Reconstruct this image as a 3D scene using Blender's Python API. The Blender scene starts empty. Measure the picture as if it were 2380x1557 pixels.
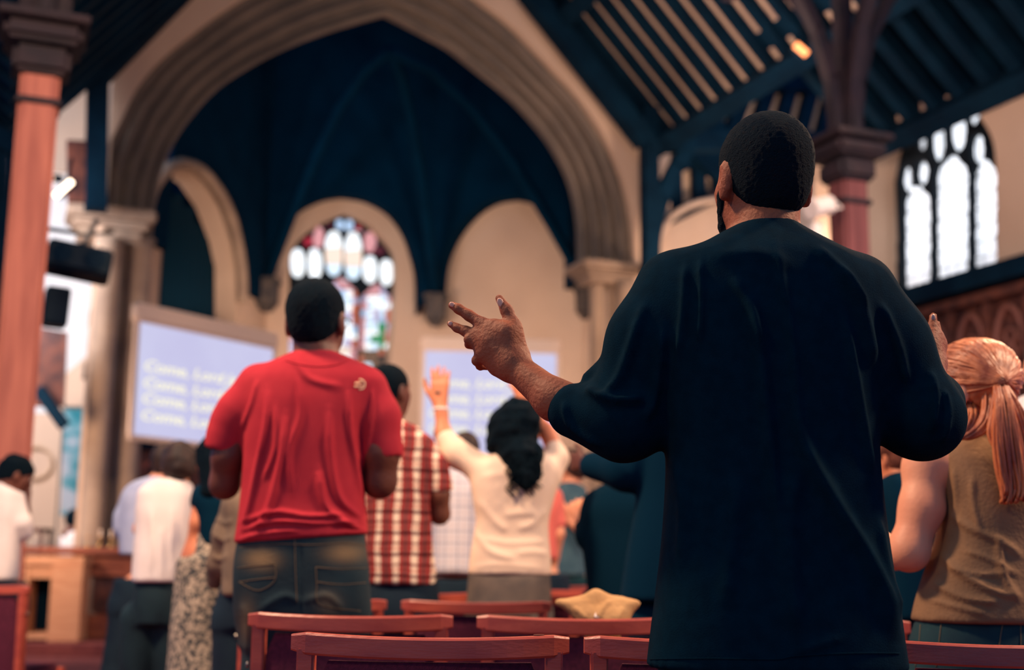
import bpy, bmesh, math, random
import numpy as np
from mathutils import Vector, Matrix
from mathutils.bvhtree import BVHTree

random.seed(7)
rng = np.random.RandomState(7)
SC = bpy.context.scene
COL = SC.collection

# ------------------------------------------------------------------ camera
FPX, CX, CY = 3000.0, 1190.0, 778.5
PITCH, ROLL, CAMZ = math.radians(9.96), math.radians(0.70), 1.0
cam_d = bpy.data.cameras.new('camera'); cam = bpy.data.objects.new('camera', cam_d); COL.objects.link(cam)
RM = (Matrix.Rotation(math.pi / 2 + PITCH, 4, 'X') @ Matrix.Rotation(ROLL, 4, 'Z'))
cam.matrix_world = Matrix.Translation((0, 0, CAMZ)) @ RM
cam_d.sensor_width = 36; cam_d.lens = 36 * FPX / 2380
cam_d.clip_start = 0.05; cam_d.clip_end = 200
cam_d.dof.use_dof = True; cam_d.dof.focus_distance = 2.38; cam_d.dof.aperture_fstop = 2.4
SC.camera = cam

# ------------------------------------------------------------------ colour management, world, lights
SC.view_settings.view_transform = 'Standard'; SC.view_settings.look = 'None'
SC.view_settings.gamma = 1; SC.view_settings.exposure = 0.0; SC.view_settings.use_curve_mapping = False
world = bpy.data.worlds.new('world'); SC.world = world; world.use_nodes = True
bg = world.node_tree.nodes['Background']; bg.inputs[0].default_value = (0.05, 0.42, 1.0, 1); bg.inputs[1].default_value = 0.48

def area(name, loc, target, size, energy, col):
    l = bpy.data.lights.new(name, 'AREA'); l.shape = 'DISK'; l.size = size; l.energy = energy; l.color = col
    o = bpy.data.objects.new(name, l); COL.objects.link(o); o.location = loc
    o.rotation_euler = (Vector(target) - Vector(loc)).to_track_quat('-Z', 'Y').to_euler()
    return o
WARM = (1.0, 0.66, 0.42)
area('nave_lamp', (-2.6, 3.3, 5.2), (-0.7, 6.2, 1.0), 0.7, 440, WARM)
area('rear_lamp', (-3.4, -0.8, 4.6), (0.2, 3.4, 0.9), 0.7, 70, WARM)
area('nave_lamp_right', (4.1, 2.9, 4.8), (1.5, 4.4, 1.1), 0.7, 380, WARM)
area('front_lamp', (-2.5, 9.0, 6.9), (0.4, 3.4, 1.0), 0.8, 620, (1.0, 0.62, 0.38))
area('front_lamp_right', (4.9, 9.5, 6.2), (1.8, 3.0, 1.2), 0.8, 420, (1.0, 0.62, 0.38))
area('chancel_fill', (-3.6, 17.0, 3.6), (-2.4, 22, 3.6), 1.0, 92, (1.0, 0.74, 0.58))  # unseen fill added to warm the apse walls, no fitting there
area('chancel_fill_right', (-0.2, 18.5, 3.7), (-0.2, 22, 4.0), 0.8, 46, (1.0, 0.76, 0.6))  # unseen fill added behind the screen to light the apse wall
area('jamb_fill', (-5.3, 12.4, 2.0), (-4.3, 15.0, 2.4), 0.6, 60, (1.0, 0.68, 0.46))  # unseen light added low so the arch wall darkens upwards
area('jamb_fill_right', (1.3, 14.4, 2.6), (1.4, 17.2, 3.2), 0.6, 55, (1.0, 0.68, 0.46))  # same added low fill for the right jamb, no visible source
area('daylight_aisle', (-6.2, 12.6, 4.6), (-6.3, 17, 3.9), 1.6, 330, (0.95, 0.93, 1.0))
area('roof_fill', (1.4, 12.4, 5.0), (2.3, 13.6, 9.0), 0.8, 100, (1.0, 0.74, 0.64))  # added upward light, unseen, to bring out the plaster between rafters
area('transept_fill', (3.6, 15.4, 4.2), (3.6, 18.5, 6.2), 0.8, 110, (1.0, 0.74, 0.58))  # fill added for the gable framing, no fitting in the transept
area('window_reveal_fill', (4.2, 7.0, 3.4), (6.2, 12.8, 4.4), 1.2, 120, (1.0, 0.84, 0.74))  # indoor fill added to brighten the window reveal, not daylight

# ------------------------------------------------------------------ pixel helpers
RM3 = np.array(RM.to_3x3())
def ray(px, py):
    return RM3 @ np.array([(px - CX) / FPX, -(py - CY) / FPX, -1.0])
def pt(px, py, Y):
    d = ray(px, py); return np.array([0, 0, CAMZ]) + d * (Y / d[1])
def mpp(Y): return Y / FPX / math.cos(PITCH) * 1.0
def proj(V):
    q = (V - np.array([0, 0, CAMZ])) @ RM3
    return CX + FPX * q[:, 0] / -q[:, 2], CY - FPX * q[:, 1] / -q[:, 2]

# ------------------------------------------------------------------ materials
def lin(c):
    c = c / 255.0
    return c / 12.92 if c <= 0.04045 else ((c + 0.055) / 1.055) ** 2.4
def L(*rgb): return tuple(lin(v) for v in rgb) + (1,)
MATS = {}
def mat(name, rgb, rough=0.7, rgb2=None, scale=6.0, bump=0.0, bscale=60.0, metal=0.0, emit=0.0, spec=0.3, sheen=0.0, stretch=None, thr=None, sss=0):
    if name in MATS: return MATS[name]
    m = bpy.data.materials.new(name); m.use_nodes = True; nt = m.node_tree; b = nt.nodes['Principled BSDF']
    b.inputs['Roughness'].default_value = rough; b.inputs['Metallic'].default_value = metal
    b.inputs['Specular IOR Level'].default_value = spec
    b.inputs['Base Color'].default_value = L(*rgb)
    if sheen: b.inputs['Sheen Weight'].default_value = sheen
    tc = nt.nodes.new('ShaderNodeTexCoord'); mp = nt.nodes.new('ShaderNodeMapping')
    nt.links.new(tc.outputs['Object'], mp.inputs[0])
    if stretch: mp.inputs['Scale'].default_value = stretch
    if rgb2 is not None:
        n = nt.nodes.new('ShaderNodeTexNoise'); n.inputs['Scale'].default_value = scale; n.inputs['Detail'].default_value = 5
        nt.links.new(mp.outputs[0], n.inputs['Vector'])
        r = nt.nodes.new('ShaderNodeValToRGB'); a, c = thr or (0.35, 0.65)
        r.color_ramp.elements[0].position = a; r.color_ramp.elements[1].position = c
        r.color_ramp.elements[0].color = L(*rgb); r.color_ramp.elements[1].color = L(*rgb2)
        nt.links.new(n.outputs['Fac'], r.inputs[0]); nt.links.new(r.outputs[0], b.inputs['Base Color'])
        if emit:
            nt.links.new(r.outputs[0], b.inputs['Emission Color'])
    if emit:
        if rgb2 is None: b.inputs['Emission Color'].default_value = L(*rgb)
        b.inputs['Emission Strength'].default_value = emit
        for l_ in list(b.inputs['Base Color'].links): nt.links.remove(l_)
        b.inputs['Base Color'].default_value = (0.03, 0.03, 0.03, 1)
    if bump:
        n2 = nt.nodes.new('ShaderNodeTexNoise'); n2.inputs['Scale'].default_value = bscale; n2.inputs['Detail'].default_value = 6
        nt.links.new(mp.outputs[0], n2.inputs['Vector'])
        bp = nt.nodes.new('ShaderNodeBump'); bp.inputs['Strength'].default_value = bump; bp.inputs['Distance'].default_value = 0.01
        nt.links.new(n2.outputs['Fac'], bp.inputs['Height']); nt.links.new(bp.outputs[0], b.inputs['Normal'])
    MATS[name] = m; return m

PLASTER = mat('cream_plaster', (206, 176, 152), 0.9, (197, 166, 142), 1.2, 0.15, 30)
WHITEWALL = mat('white_plaster', (240, 236, 232), 0.9, (230, 226, 222), 1.5)
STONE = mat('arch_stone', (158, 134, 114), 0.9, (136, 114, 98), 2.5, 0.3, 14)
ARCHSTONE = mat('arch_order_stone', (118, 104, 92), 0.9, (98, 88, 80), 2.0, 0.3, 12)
DARKSTONE = mat('corbel_stone', (96, 84, 76), 0.9, (60, 56, 58), 9, 0.6, 20)
TIMBER = mat('dark_timber', (6, 36, 54), 0.85, (3, 26, 42), 3, 0.2, 20, spec=0.08)
DARKWOOD = mat('dark_stained_oak', (50, 36, 42), 0.7, (34, 28, 36), 4, 0.3, 20)
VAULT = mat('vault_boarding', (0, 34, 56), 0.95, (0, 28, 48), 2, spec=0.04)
REDWOOD = mat('post_wood', (186, 112, 94), 0.65, (158, 90, 78), 2.5, 0.3, 25, stretch=(6, 6, 0.6))
CHAIRWOOD = mat('chair_wood', (190, 90, 68), 0.35, (164, 70, 56), 5, 0.08, 40, spec=0.5, stretch=(1, 6, 6))
CHAIRFAB = mat('chair_fabric', (96, 34, 56), 0.95, (76, 26, 46), 90, 0.5, 400)
PEWWOOD = mat('pew_wood', (150, 82, 56), 0.45, (112, 54, 40), 5, 0.1, 30, stretch=(1, 6, 6))
PALEWOOD = mat('lectern_wood', (206, 150, 112), 0.5, (190, 132, 96), 4, stretch=(1, 1, 5))
CARVED = mat('carved_oak', (110, 62, 48), 0.6, (60, 34, 34), 6, 0.4, 18)
CARPET = mat('red_carpet', (132, 66, 60), 0.95, (112, 52, 50), 14, 0.4, 200)
BLACKPL = mat('black_plastic', (3, 30, 46), 0.6, spec=0.1)
METAL = mat('grey_metal', (120, 116, 112), 0.35, metal=0.8)
SKIN_D = mat('dark_skin', (156, 90, 60), 0.6, (134, 72, 48), 9, 0.3, 130, spec=0.22)
SKIN_M = mat('brown_skin', (112, 66, 50), 0.5, (94, 54, 42), 9, 0.2, 90, spec=0.35)
SKIN_L = mat('light_skin', (232, 160, 122), 0.5, (222, 146, 110), 7, 0.1, 90, spec=0.3)
SKIN_T = mat('tan_skin', (214, 136, 98), 0.5, (200, 120, 86), 8, spec=0.3)
NAIL = mat('finger_nail', (226, 168, 140), 0.35)
BLACKHAIR = mat('black_hair', (2, 22, 33), 0.9, (30, 24, 26), 140, 0.9, 420, spec=0.10, thr=(0.55, 0.8))
BROWNHAIR = mat('brown_hair', (58, 40, 34), 0.6, (34, 26, 26), 20, 0.5, 80)
REDHAIR = mat('ginger_hair', (206, 120, 72), 0.45, (142, 66, 40), 30, 0.5, 60, spec=0.5, stretch=(1, 1, 0.25))
BLACKCLOTH = mat('black_cotton', (2, 31, 44), 0.95, (1, 26, 38), 40, 0.25, 500, spec=0.04)
DARKSUIT = mat('navy_suiting', (4, 36, 54), 0.95, spec=0.05)
REDCLOTH = mat('red_jersey', (180, 50, 60), 0.9, (170, 44, 56), 12, 0.15, 400, spec=0.1)
CREAMCLOTH = mat('cream_cotton', (240, 214, 190), 0.85, (232, 204, 180), 8, 0.1, 200, spec=0.15)
WHITECLOTH = mat('white_cotton', (236, 226, 222), 0.85, (226, 214, 208), 8)
BLUECLOTH = mat('pale_blue_cotton', (176, 186, 212), 0.85, (160, 170, 200), 8)
GREYSKIRT = mat('grey_brown_wool', (104, 92, 84), 0.9, (88, 80, 76), 16)
TANCLOTH = mat('tan_jacket_cloth', (132, 112, 92), 0.9, (108, 92, 78), 10)
OLIVE = mat('olive_cotton', (138, 104, 74), 0.85, (118, 88, 62), 10, 0.2, 120)
TEAL = mat('teal_denim', (14, 54, 60), 0.85, (10, 42, 52), 12)
DENIM = mat('blue_denim', (22, 48, 56), 0.85, (8, 30, 40), 7, 0.3, 200, thr=(0.3, 0.7))
NAVY = mat('navy_trousers', (10, 30, 46), 0.9, (16, 38, 52), 8)
PINKCLOTH = mat('coral_cotton', (226, 112, 98), 0.85)
SHOE = mat('dark_shoe_leather', (24, 22, 26), 0.5)
FLORAL = mat('floral_print', (60, 64, 66), 0.9, (176, 160, 140), 60, thr=(0.45, 0.55))
STITCH = mat('stitching', (112, 94, 70), 0.8)
BAGCLOTH = mat('beige_canvas', (196, 154, 104), 0.9, (176, 134, 88), 12, 0.3, 80)
SCREENFRAME = mat('screen_housing', (230, 204, 184), 0.7)
SCREENLIT = mat('projected_lavender', (200, 198, 236), 0.9, (212, 212, 244), 0.8, emit=0.94)
SCREENTEXT = mat('projected_text', (246, 240, 206), 0.9, emit=1.15)
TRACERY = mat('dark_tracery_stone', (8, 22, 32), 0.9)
LAMPGLOW = mat('lamp_glow', (255, 226, 196), 0.5, emit=6.0)
ORANGEGLOW = mat('lamp_glow_orange', (255, 150, 90), 0.5, emit=3.2)
EYEW = mat('eye_white', (200, 190, 180), 0.2)

def checker(name, base, stripes_x, stripes_z, period_x, period_z, warp=0.012):
    """woven check: stripes_x / stripes_z = list of (from, to, rgb) in 0..1 of the period"""
    m = bpy.data.materials.new(name); m.use_nodes = True; nt = m.node_tree; b = nt.nodes['Principled BSDF']
    b.inputs['Roughness'].default_value = 0.9; b.inputs['Specular IOR Level'].default_value = 0.1
    tc = nt.nodes.new('ShaderNodeTexCoord'); nz = nt.nodes.new('ShaderNodeTexNoise'); nz.inputs['Scale'].default_value = 9
    nt.links.new(tc.outputs['Object'], nz.inputs['Vector'])
    mx = nt.nodes.new('ShaderNodeVectorMath'); mx.operation = 'MULTIPLY_ADD'; mx.inputs[1].default_value = (warp * 2,) * 3
    nt.links.new(nz.outputs['Color'], mx.inputs[0]); nt.links.new(tc.outputs['Object'], mx.inputs[2])
    sp = nt.nodes.new('ShaderNodeSeparateXYZ'); nt.links.new(mx.outputs[0], sp.inputs[0])
    def ramp(out, period, st):
        d = nt.nodes.new('ShaderNodeMath'); d.operation = 'DIVIDE'; d.inputs[1].default_value = period; nt.links.new(out, d.inputs[0])
        f = nt.nodes.new('ShaderNodeMath'); f.operation = 'FRACT'; nt.links.new(d.outputs[0], f.inputs[0])
        r = nt.nodes.new('ShaderNodeValToRGB'); r.color_ramp.interpolation = 'CONSTANT'
        r.color_ramp.elements[0].color = (1, 1, 1, 1); r.color_ramp.elements.remove(r.color_ramp.elements[1])
        for a, c, rgb in st:
            e = r.color_ramp.elements.new(a); e.color = tuple(rgb) + (1,); e = r.color_ramp.elements.new(c); e.color = (1, 1, 1, 1)
        nt.links.new(f.outputs[0], r.inputs[0]); return r.outputs[0]
    rx = ramp(sp.outputs['X'], period_x, stripes_x); rz = ramp(sp.outputs['Z'], period_z, stripes_z)
    m1 = nt.nodes.new('ShaderNodeMix'); m1.data_type = 'RGBA'; m1.blend_type = 'MULTIPLY'; m1.inputs[0].default_value = 1
    nt.links.new(rx, m1.inputs[6]); nt.links.new(rz, m1.inputs[7])
    m2 = nt.nodes.new('ShaderNodeMix'); m2.data_type = 'RGBA'; m2.blend_type = 'MULTIPLY'; m2.inputs[0].default_value = 1
    m2.inputs[6].default_value = L(*base); nt.links.new(m1.outputs[2], m2.inputs[7])
    nt.links.new(m2.outputs[2], b.inputs['Base Color']); MATS[name] = m; return m
PLAID = checker('red_plaid', (238, 216, 190),
                [(0.04, 0.30, (0.42, 0.09, 0.11)), (0.30, 0.42, (0.16, 0.10, 0.13)), (0.42, 0.70, (0.42, 0.09, 0.11))],
                [(0.1, 0.26, (0.25, 0.16, 0.2)), (0.40, 0.50, (0.7, 0.42, 0.42)), (0.64, 0.76, (0.38, 0.22, 0.25))], 0.074, 0.085)
PALECHECK = checker('pale_check', (220, 216, 222), [(0.1, 0.25, (0.6, 0.62, 0.68)), (0.6, 0.68, (0.75, 0.68, 0.66))],
                    [(0.1, 0.25, (0.6, 0.62, 0.68)), (0.6, 0.68, (0.75, 0.68, 0.66))], 0.06, 0.06, 0.004)

# ------------------------------------------------------------------ object helpers
def setp(o, label=None, cat=None, group=None, kind=None):
    if label: o['label'] = label
    if cat: o['category'] = cat
    if group: o['group'] = group
    if kind: o['kind'] = kind
    return o
def link(name, me, m=None, parent=None, loc=None):
    if m is not None: me.materials.append(m)
    o = bpy.data.objects.new(name, me); COL.objects.link(o)
    if loc is not None: o.location = loc
    if parent is not None: o.parent = parent
    return o
def empty(name, loc, label, cat, group=None, rz=0):
    o = bpy.data.objects.new(name, None); COL.objects.link(o); o.location = loc; o.rotation_euler = (0, 0, rz); o.empty_display_size = 0.1
    return setp(o, label, cat, group)
def mesh_py(name, V, F, smooth=False):
    me = bpy.data.meshes.new(name); me.from_pydata([tuple(v) for v in V], [], F)
    if smooth: me.polygons.foreach_set('use_smooth', np.ones(len(me.polygons), bool))
    me.update(); return me
class MB:
    def __init__(s): s.bm = bmesh.new()
    def box(s, c, d, M=None, bev=0.0):
        r = bmesh.ops.create_cube(s.bm, size=1.0); T = Matrix.Translation(c) @ (M.to_4x4() if M is not None else Matrix.Identity(4)) @ Matrix.Diagonal((*d, 1))
        bmesh.ops.transform(s.bm, matrix=T, verts=r['verts'])
        if bev:
            es = list({e for v in r['verts'] for e in v.link_edges})
            bmesh.ops.bevel(s.bm, geom=es, offset=bev, segments=2, affect='EDGES')
        return s
    def cyl(s, a, b, r0, r1=None, n=16, caps=True):
        a = Vector(a); b = Vector(b); r1 = r0 if r1 is None else r1
        r = bmesh.ops.create_cone(s.bm, cap_ends=caps, segments=n, radius1=r0, radius2=r1, depth=(b - a).length)
        q = (b - a).to_track_quat('Z', 'Y').to_matrix().to_4x4()
        bmesh.ops.transform(s.bm, matrix=Matrix.Translation((a + b) / 2) @ q, verts=r['verts']); return s
    def bar(s, a, b, w, h, up=(0, 0, 1), bev=0):
        a = Vector(a); b = Vector(b); x = (b - a).normalized(); up = Vector(up)
        y = up.cross(x).normalized(); z = x.cross(y)
        s.box((a + b) / 2, ((b - a).length, w, h), Matrix((x, y, z)).transposed(), bev); return s
    def lathe(s, c, prof, n=24):
        rings = []
        for r, z in prof:
            rings.append([s.bm.verts.new((c[0] + r * math.cos(2 * math.pi * i / n), c[1] + r * math.sin(2 * math.pi * i / n), c[2] + z)) for i in range(n)])
        for A, B in zip(rings, rings[1:]):
            for i in range(n): s.bm.faces.new((A[i], A[(i + 1) % n], B[(i + 1) % n], B[i]))
        s.bm.faces.new(rings[0][::-1]); s.bm.faces.new(rings[-1]); return s
    def tube(s, P, R, n=8):
        P = [Vector(p) for p in P]; rings = []
        if not hasattr(R, '__len__'): R = [R] * len(P)
        ref = None
        for i, p in enumerate(P):
            t = (P[min(i + 1, len(P) - 1)] - P[max(i - 1, 0)]).normalized()
            if ref is None: ref = t.orthogonal().normalized()
            ref = (ref - t * ref.dot(t)).normalized(); b = t.cross(ref)
            rings.append([s.bm.verts.new(p + (ref * math.cos(2 * math.pi * k / n) + b * math.sin(2 * math.pi * k / n)) * R[i]) for k in range(n)])
        for A, B in zip(rings, rings[1:]):
            for k in range(n): s.bm.faces.new((A[k], A[(k + 1) % n], B[(k + 1) % n], B[k]))
        s.bm.faces.new(rings[0][::-1]); s.bm.faces.new(rings[-1]); return s
    def build(s, name, m, parent=None, loc=None, smooth=False, rel=None):
        if rel is not None: bmesh.ops.translate(s.bm, vec=-Vector(rel), verts=s.bm.verts)
        bmesh.ops.recalc_face_normals(s.bm, faces=s.bm.faces)
        me = bpy.data.meshes.new(name); s.bm.to_mesh(me); s.bm.free()
        if smooth: me.polygons.foreach_set('use_smooth', np.ones(len(me.polygons), bool))
        return link(name, me, m, parent, loc)
def catmull(P, k=6, closed=False):
    P = [np.array(p, float) for p in P]; n = len(P); out = []
    rngi = range(n) if closed else range(n - 1)
    for i in rngi:
        p0 = P[(i - 1) % n] if closed or i > 0 else P[0]; p1 = P[i]; p2 = P[(i + 1) % n]; p3 = P[(i + 2) % n] if closed or i + 2 < n else P[-1]
        for t in np.arange(k) / k:
            out.append(0.5 * ((2 * p1) + (-p0 + p2) * t + (2 * p0 - 5 * p1 + 4 * p2 - p3) * t * t + (-p0 + 3 * p1 - 3 * p2 + p3) * t ** 3))
    if not closed: out.append(P[-1])
    return [tuple(o) for o in out]

TH = math.radians(21.6)
AX = np.array([-math.sin(TH), math.cos(TH), 0.0])       # along the church, away from us
CR = np.array([math.cos(TH), math.sin(TH), 0.0])        # across the nave, to the right
class Plane:
    def __init__(s, O, u):
        s.O = np.array(O, float); s.O[2] = 0; u = np.array(u, float); u[2] = 0; s.u = u / np.linalg.norm(u)
        s.n = np.cross(s.u, (0, 0, 1.0))
    def hit(s, px, py, d=0.0):
        r = ray(px, py); O = s.O - s.n * d; c = np.array([0, 0, CAMZ])
        t = np.dot(O - c, s.n) / np.dot(r, s.n); p = c + r * t
        return (float(np.dot(p - s.O, s.u)), float(p[2]))
    def W(s, sz, d=0.0): return s.O + s.u * sz[0] + np.array([0, 0, sz[1]]) - s.n * d
    def shift(s, d): return Plane(s.O - s.n * d, s.u)
def panel(name, pl, outer, holes, d0, thick, m, parent=None, px=True, bevel=0.0):
    """flat slab in a plane, outline and holes given as photo pixels (px) or (s, z) metres, with real thickness"""
    cu = bpy.data.curves.new(name, 'CURVE'); cu.dimensions = '2D'; cu.fill_mode = 'BOTH'; cu.extrude = thick / 2; cu.bevel_depth = bevel
    cv = (lambda q: pl.hit(q[0], q[1], d0)) if px else (lambda q: q)
    for poly in [outer] + list(holes):
        P = [cv(q) for q in poly]; sp = cu.splines.new('POLY'); sp.points.add(len(P) - 1); sp.use_cyclic_u = True
        sp.points.foreach_set('co', np.array([(a, b, 0, 1) for a, b in P], float).ravel())
    t = bpy.data.objects.new('t', cu); COL.objects.link(t); bpy.context.view_layer.update()
    me = bpy.data.meshes.new_from_object(t.evaluated_get(bpy.context.evaluated_depsgraph_get())); bpy.data.objects.remove(t)
    me.materials.clear(); me.name = name
    n = len(me.vertices); V = np.empty(n * 3); me.vertices.foreach_get('co', V); V = V.reshape(-1, 3)
    c = (V.min(0) + V.max(0)) / 2; c[1] = V[:, 1].min(); V -= c; me.vertices.foreach_set('co', V.ravel()); me.update()
    o = link(name, me, m, None)
    o.matrix_world = Matrix.Translation(pl.W((c[0], c[1]), d0 + thick / 2)) @ Matrix(np.array([pl.u, (0, 0, 1), pl.n]).T.tolist()).to_4x4()
    if parent is not None:
        mw = o.matrix_world.copy(); o.parent = parent; o.matrix_world = mw
        o.matrix_basis = root_inv(parent) @ mw
    return o
def root_inv(p):
    M = Matrix.Identity(4); q = p
    while q is not None:
        M = q.matrix_basis @ M; q = q.parent
    return M.inverted()
def poly_sd(P, X, Y):
    P = np.array(P, float); d = np.full(X.shape, 1e9); ins = np.zeros(X.shape, bool); n = len(P)
    for i in range(n):
        a = P[i]; b = P[(i + 1) % n]; e = b - a; wx = X - a[0]; wy = Y - a[1]; t = np.clip((wx * e[0] + wy * e[1]) / max(e @ e, 1e-12), 0, 1)
        d = np.minimum(d, np.hypot(wx - e[0] * t, wy - e[1] * t))
        if a[1] != b[1]:
            c = ((a[1] > Y) != (b[1] > Y)) & (X < (b[0] - a[0]) * (Y - a[1]) / (b[1] - a[1]) + a[0]); ins ^= c
    return np.where(ins, -d, d)
def surface_nets(xs, ys, zs, f):
    ins = f < 0; nx, ny, nz = f.shape
    acc = np.zeros((nx - 1, ny - 1, nz - 1, 3), np.float32); cnt = np.zeros((nx - 1, ny - 1, nz - 1), np.float32)
    ax = (xs, ys, zs); quads = []
    cross = []
    for a in range(3):
        sl0 = [slice(None)] * 3; sl1 = [slice(None)] * 3; sl0[a] = slice(0, -1); sl1[a] = slice(1, None)
        c = ins[tuple(sl0)] != ins[tuple(sl1)]; I = np.argwhere(c); cross.append((I, ins[tuple(sl0)][c]))
        f0 = f[tuple(sl0)][c]; f1 = f[tuple(sl1)][c]; t = f0 / (f0 - f1)
        P = np.stack([ax[k][I[:, k]] for k in range(3)], 1).astype(np.float32)
        P[:, a] = ax[a][I[:, a]] * (1 - t) + ax[a][I[:, a] + 1] * t
        b, d = [(1, 2), (2, 0), (0, 1)][a]
        for ob in (0, -1):
            for od in (0, -1):
                J = I.copy(); J[:, b] += ob; J[:, d] += od
                ok = (J[:, b] >= 0) & (J[:, d] >= 0) & (J[:, b] < acc.shape[b]) & (J[:, d] < acc.shape[d])
                np.add.at(acc, tuple(J[ok].T), P[ok]); np.add.at(cnt, tuple(J[ok].T), 1)
    m = cnt > 0; idx = np.full(cnt.shape, -1, np.int64); idx[m] = np.arange(m.sum()); V = acc[m] / cnt[m][:, None]
    for a in range(3):
        I, s0 = cross[a]; b, d = [(1, 2), (2, 0), (0, 1)][a]
        ok = (I[:, b] > 0) & (I[:, d] > 0) & (I[:, b] < cnt.shape[b]) & (I[:, d] < cnt.shape[d]); I = I[ok]; s0 = s0[ok]
        def g(ob, od):
            J = I.copy(); J[:, b] += ob; J[:, d] += od; return idx[tuple(J.T)]
        q = np.stack([g(-1, -1), g(0, -1), g(0, 0), g(-1, 0)], 1); q[~s0] = q[~s0][:, ::-1]; quads.append(q)
    return V, np.concatenate(quads)
def np_mesh(name, V, Q, smooth=True):
    me = bpy.data.meshes.new(name); me.vertices.add(len(V)); me.vertices.foreach_set('co', np.ascontiguousarray(V, np.float32).ravel())
    me.loops.add(len(Q) * 4); me.loops.foreach_set('vertex_index', np.ascontiguousarray(Q, np.int32).ravel())
    me.polygons.add(len(Q)); me.polygons.foreach_set('loop_start', np.arange(0, len(Q) * 4, 4, dtype=np.int32))
    if smooth: me.polygons.foreach_set('use_smooth', np.ones(len(Q), bool))
    me.update(calc_edges=True); return me
def sd_panel(name, pl, outer, holes, d0, thick, m, parent, res=0.02):
    cv = [[pl.hit(q[0], q[1], d0) for q in poly] for poly in [outer] + holes]
    O = np.array(cv[0]); lo = O.min(0) - 3 * res; hi = O.max(0) + 3 * res
    xs = np.arange(lo[0], hi[0], res); ys = np.arange(lo[1], hi[1], res); X, Y = np.meshgrid(xs, ys, indexing='ij')
    f = poly_sd(cv[0], X, Y)
    for hh in cv[1:]: f = np.maximum(f, -poly_sd(hh, X, Y))
    zs = np.array([-1.5, -0.5, -0.25, 0.25, 0.5, 1.5]) * thick
    F3 = np.maximum(f[:, :, None], (np.abs(zs) - thick / 2 + 0.0)[None, None, :])
    V, Q = surface_nets(xs, ys, zs, F3)
    W = pl.O + V[:, :1] * pl.u + V[:, 1:2] * np.array([0, 0, 1.0]) - pl.n * (d0 + thick / 2 - V[:, 2:3])
    c = W.mean(0); o = link(name, np_mesh(name, W - c, Q, True), m); o.location = c
    o.parent = parent; o.matrix_basis = root_inv(parent) @ Matrix.Translation(c); return o
def struct(o): o['kind'] = 'structure'; return o
def wobj(mb, name, m, parent, smooth=False):
    """build a world-space MB under a parent whose transform may be anything"""
    o = mb.build(name, m, None, smooth=smooth)
    if parent is not None:
        o.parent = parent; o.matrix_basis = root_inv(parent)
    return o

# ================================================================== SETTING
fl = MB(); fl.box((0, 13, -0.05), (30, 34, 0.1)); struct(fl.build('floor', CARPET))

PL_ARCH = Plane(pt(300, 1300, 14.7), CR)
h = PL_ARCH.hit
inner = [(345, 560), (353, 470), (370, 390), (397, 329), (437, 269), (504, 198), (605, 134), (706, 87), (800, 54), (900, 26),
         (1036, 97), (1086, 134), (1187, 215), (1254, 286), (1301, 353), (1335, 427), (1352, 520), (1354, 625)]
outer = [(228, 480), (240, 375), (258, 325), (286, 269), (319, 202), (370, 141), (437, 84), (555, 0), (700, -75), (880, -125),
         (1010, -75), (1113, 0), (1187, 57), (1271, 145), (1338, 215), (1389, 289), (1422, 353), (1449, 420), (1469, 504), (1476, 620)]
def split_curve(P, apex):
    i = P.index(apex); return catmull(P[:i + 1], 5)[:-1] + catmull(P[i:], 5)
ci = split_curve(inner, (900, 26)); co = split_curve(outer, (880, -125))
def resample(P, n):
    P = np.array(P); s = np.r_[0, np.cumsum(np.linalg.norm(np.diff(P, axis=0), axis=1))]; t = np.linspace(0, s[-1], n)
    return np.c_[np.interp(t, s, P[:, 0]), np.interp(t, s, P[:, 1])]
def resample2(P, apex, n):
    i = int(np.argmin([abs(p[0] - apex[0]) + abs(p[1] - apex[1]) for p in P]))
    return np.r_[resample(P[:i + 1], n)[:-1], resample(P[i:], n)]
ri = resample2(ci, (900, 26), 30); ro = resample2(co, (880, -125), 30)

sL = h(238, 600)[0]; sR = h(1478, 700)[0]
def with_floor(curve_sz): a, b = curve_sz[0], curve_sz[-1]; return [(a[0], -0.02)] + curve_sz + [(b[0], -0.02)]
# the wall plane with the outer arch cut in it, then three recessed orders of the arch
wall_out = [(sL - 0.02, -0.02), (sL - 0.02, h(240, 190)[1]), h(285, 110), h(420, 0), (h(880, -330)[0], h(880, -430)[1]), h(1240, 0), h(1455, 255), h(1463, 305), h(1492, 335), (sR + 0.12, h(1490, 640)[1]), (sR + 0.12, -0.02)]
holeo = with_floor([h(*p) for p in ro])
# outline runs round the opening in one closed loop (open at the floor)
loop = [(sL - 0.02, -0.02)] + wall_out[1:-1] + [(sR + 0.12, -0.02)] + holeo[::-1]
aw = struct(panel('wall_chancel_arch', PL_ARCH, loop, [], 0, 0.18, PLASTER, px=False))
trim = empty('chancel_arch', tuple(PL_ARCH.W((h(850, 900)[0], 0))), None, None); trim['kind'] = 'structure'; trim.name = 'trim_1'
for k in range(4):
    t0 = k / 4.0; t1 = (k + 1) / 4.0
    a = ro * (1 - t0) + ri * t0; b = ro * (1 - t1) + ri * t1
    d = 0.10 + 0.13 * k
    A = [PL_ARCH.hit(p[0], p[1], d) for p in (a - (a - b) * 0.15 + (a - b) * 0.35)]; B = [PL_ARCH.hit(p[0], p[1], d) for p in b]
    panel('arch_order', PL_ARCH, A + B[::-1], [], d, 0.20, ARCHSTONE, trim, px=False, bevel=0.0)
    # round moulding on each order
    mb = MB(); mb.tube([PL_ARCH.W(q, d + 0.0) for q in B], 0.045, 8); wobj(mb, 'roll_moulding', ARCHSTONE, trim, True)

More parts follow.
